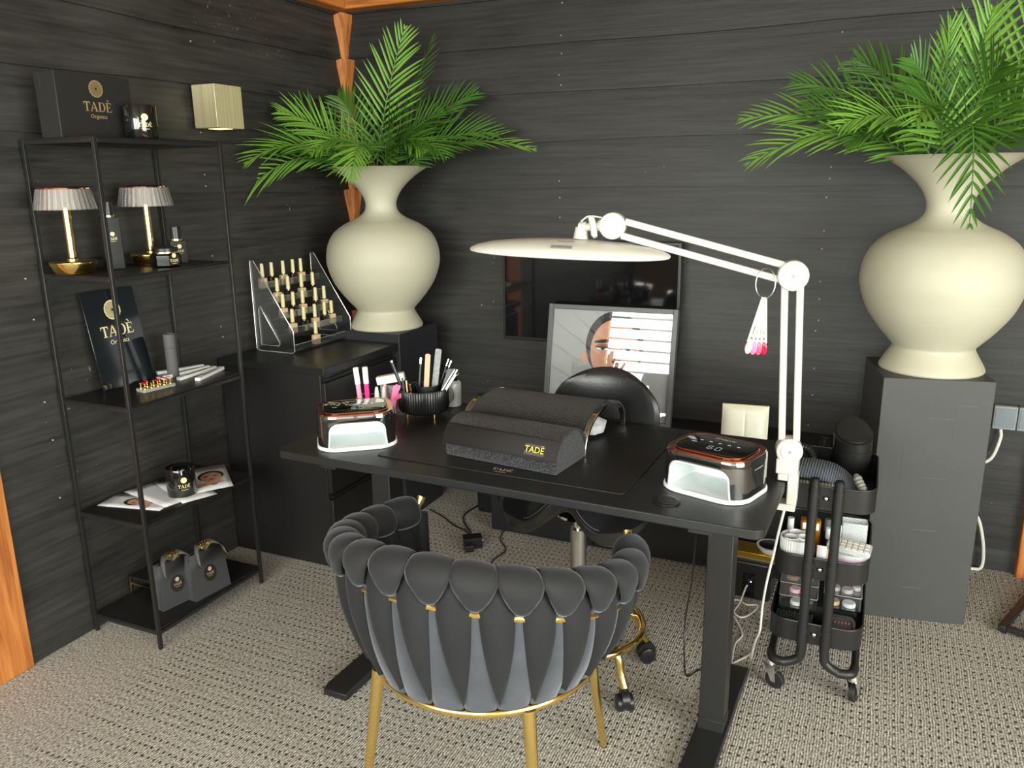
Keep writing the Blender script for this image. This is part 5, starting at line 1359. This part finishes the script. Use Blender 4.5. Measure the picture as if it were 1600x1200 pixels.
stack_box(-.062, -.02, .157, .115, .2, .036, 'clear drawer with a brown disc, topmost of the left stack', [(-.02, -.07, .019, mat('brown_powder', rgb(140, 106, 92), .8), 'disc'), (.025, -.06, .017, M_GREY, 'disc')])
stack_box(.068, -.0, .085, .11, .2, .046, 'clear drawer with pearl jars, lower of the right stack in the trolley', [(.02, -.07, .020, M_TISSUE, 'jar'), (-.025, -.07, .018, M_BEIGE, 'jar')])
stack_box(.068, -.0, .134, .11, .2, .046, 'clear drawer with glitter pots, topmost of the right stack in the trolley', [(-.025, -.07, .016, mat('glitter', rgb(190, 180, 184), .3, var=.5, scale=300), 'pot'), (.012, -.075, .017, bpy.data.materials['glitter'], 'pot'), (.038, -.05, .013, bpy.data.materials['glitter'], 'pot')])
t = thing('tray_riser', 'black riser box under the clear drawers in the bottom trolley tray', 'box', on(0, .03, 0))
G().bb((-.115, -.105, 0), (.115, .12, .0675)).build('riser_body', M_BLACKPANEL, t)
t = thing('towel_roll', 'black mesh cloth folded in the bottom trolley tray', 'cloth', on(-.066, -.135, 0))
g = G(); g.grid(lambda u, v: (-.055+.11*u, -.03+.06*v, .048+.004*math.sin(u*40)*math.sin(v*26)), 40, 24); g.grid(lambda u, v: (-.055+.11*u, -.03+.06*v, 0), 2, 2)
g.build('cloth_fold', M_RUBBER, t)
t = thing('hand_brush', 'black oval nail brush with magenta bristles in the bottom tray', 'brush', on(.070, -.135, 0)); t.rotation_euler = (R_(52), 0, R_(4)); t.location.z += .046
G().loft([[(x_*k, y*k, z) for x_, y in rrect(.092, .064, .024, 5)] for k, z in ((.9, -.012), (1, -.004), (1, .012), (.94, .016), (.80, .016), (.76, .004))]).build('handle', M_PLASTIC, t)
g = G()
for i in range(6):
    for j in range(2): g.tube([(-.025+.010*i, -.012+.018*j, .004), (-.025+.010*i, -.011+.018*j, .026)], .0016, 5)
g.build('bristles', M_BRISTLE, t)

# ------------------------------------------------------------------ floor things under the desk
t = thing('speaker_box', 'low black box with a small blue light on the floor behind the desk leg', 'box', (2.185, -.555, 0), R_(-3))
b = G().prism(rrect(.19, .165, .02), 0, .155).build('body', M_PLASTIC, t, bevel=.008, seg=3)
G().bb((-.01, -.0835, .01), (.035, -.0826, .11)).build('recess', M_SCREEN, b)
G().ell((.022, -.0845, .075), (.003, .0015, .003), 8, 6).build('indicator_light', M_BLUELED, b)
t = thing('foil_box', 'gold foil dispenser box with silver saw edge on the low black box', 'box', (2.19, -.565, .1555), R_(-4))
b = G().bb((-.105, -.05, 0), (.105, .05, .03)).build('carton', mat('gold_foil_card', rgb(190, 150, 40), .25, .8, var=.35, scale=40), t, bevel=.002)
g = G()
for k in range(42): g.add([(-.105+.005*k, -.051, .004), (-.1+.005*k, -.051, .004), (-.1025+.005*k, -.055, -.0)], [(0, 1, 2)])
g.bb((-.105, -.0512, .003), (.105, -.0502, .009)); g.build('saw_edge', M_STEEL, b)
t = thing('round_dish', 'white rimmed dish with dark inside on the gold foil box', 'dish', (2.262, -.575, .1862))
G().lathe([(0, 0), (.036, 0), (.052, .02), (.055, .028), (.050, .028), (.0, .02)], 32).build('dish_body', M_WHITE, t)
G().lathe([(0, .0282), (.046, .0285), (.03, .034), (0, .035)], 28).build('dark_contents', M_GLOSSBLK, t)
def cable(name, label, pts, r, m, k=7):
    return tag(G().tube(smooth_path(pts, k), r, 8).build(name, m), label, 'cable')
cable('power_cable', 'white cable hanging from the lamp clamp and coiling on the carpet', [(2.372, -1.452, .734), (2.363, -1.43, .68), (2.350, -1.37, .60), (2.338, -1.31, .52), (2.318, -1.25, .39), (2.306, -1.20, .28), (2.302, -1.18, .19), (2.286, -1.14, .119), (2.272, -1.10, .03), (2.263, -1.02, .0045), (2.25, -1.055, .0045), (2.215, -1.113, .0045)], .0036, M_CABLE)
cable('charging_cable', 'thin white charging cable looped on the carpet behind the desk leg', [(2.212, -1.118, .004), (2.203, -.99, .004), (2.216, -.91, .004), (2.163, -.79, .004), (2.135, -.745, .004), (2.154, -.672, .004), (2.200, -.700, .008), (2.24, -.70, .012), (2.228, -.76, .010), (2.196, -.80, .006), (2.165, -.775, .009), (2.176, -.72, .02), (2.185, -.665, .05), (2.19, -.645, .06)], .0032, M_CABLE)
cable('power_cable', 'black cable trailing across the carpet beside the metal desk leg', [(2.14, -1.45, .70), (2.12, -1.38, .55), (2.08, -1.2, .32), (2.045, -1.10, .12), (2.06, -1.16, .012), (2.088, -1.245, .004), (2.115, -1.20, .004), (2.16, -1.14, .004)], .0025, M_PLASTIC)
t = thing('power_adapter', 'black plug adapter with blue light on the carpet under the desk', 'adapter', (.985, -.635, 0), R_(35))
b = G().prism(rrect(.085, .06, .008), 0, .05).build('body', M_PLASTIC, t, bevel=.003)
G().ell((.043, -.014, .032), (.0015, .004, .004), 8, 6).build('indicator_light', M_BLUELED, b)
G().bb((-.042, -.072, .004), (-.004, -.0305, .036)).build('plug', M_PLASTIC, t, bevel=.004)
cable('power_cable', 'black cable running from the adapter toward the drawer cabinet', [(.945, -.62, .012), (.90, -.52, .004), (.80, -.47, .004), (.70, -.40, .004), (.60, -.35, .004)], .0032, M_PLASTIC)
cable('power_cable', 'black cable running from the adapter back toward the waste bin', [(.955, -.60, .03), (.90, -.50, .006), (.83, -.42, .005), (.79, -.33, .005), (.80, -.2, .005), (.75, -.1, .005)], .0038, M_PLASTIC)
cable('power_cable', 'black cable curving from under the velvet chair toward the bench', [(1.145, -.80, .004), (1.135, -.72, .004), (1.142, -.62, .004), (1.07, -.52, .004), (1.04, -.40, .02), (1.03, -.455, .18)], .003, M_PLASTIC)

# ------------------------------------------------------------------ sockets and the stand at the right
for k, (x_, lb) in enumerate(((3.058, 'grey wall socket by the charcoal plinth with a white plug lead'), (3.143, 'grey wall socket at the edge of the picture beside the orange post'))):
    t = thing('wall_socket', lb, 'socket', (x_, -.0, .667))
    g = G(); g.bb((-.041, -.034, -.048), (.041, .0, .048)); b = g.build('socket_box', M_SOCKET, t, bevel=.004)
    G().bb((-.035, -.0365, -.038), (.035, -.0342, .038)).build('cover_flap', mat('blue_grey_flap', rgb(128, 140, 146), .3), b, bevel=.001)
cable('wall_cable', 'white lead hanging from the wall socket behind the plinth', [(3.05, -.02, .618), (3.052, -.03, .58), (3.03, -.04, .50), (2.985, -.04, .46), (2.95, -.06, .42)], .0065, M_CABLE)
cable('wall_cable', 'white lead looping out low from behind the charcoal plinth', [(2.96, -.10, .27), (3.01, -.045, .24), (3.045, -.03, .12), (3.05, -.03, .02), (3.01, -.04, .0085), (2.93, -.06, .0085)], .0065, M_CABLE)
t = thing('folding_stand', 'black metal folding stand on the carpet at the room end by the orange post', 'stand', (3.235, -.30, 0), R_(-22))
g = G(); g.bb((-.075, -.30, .012), (-.05, .30, .037)); g.build('side_bar', M_BLACK, t, bevel=.003)
g = G(); g.bb((.05, -.30, .012), (.075, .30, .037)); g.build('side_bar', M_BLACK, t, bevel=.003)
for y in (-.28, .0, .22): G().bb((-.0495, y-.012, .014), (.0495, y+.012, .034)).build('cross_bar', M_BLACK, t, bevel=.002)
for sx in (-1, 1):
    for y in (-.27, .27): G().cyl((sx*.0625, y, 0), (sx*.0625, y, .0118), .011, 12).build('foot', M_RUBBER, t)
G().tube([(-.0625+.012*math.cos(k*.7), .02+.0028*k, .052+.012*math.sin(k*.7)) for k in range(40)], .0022, 6).build('spring', M_STEEL, t)
G().tube([(.0, -.2, .035), (.02, .05, .20), (.03, .22, .30)], .010, 10).build('folding_arm', M_BLACK, t)
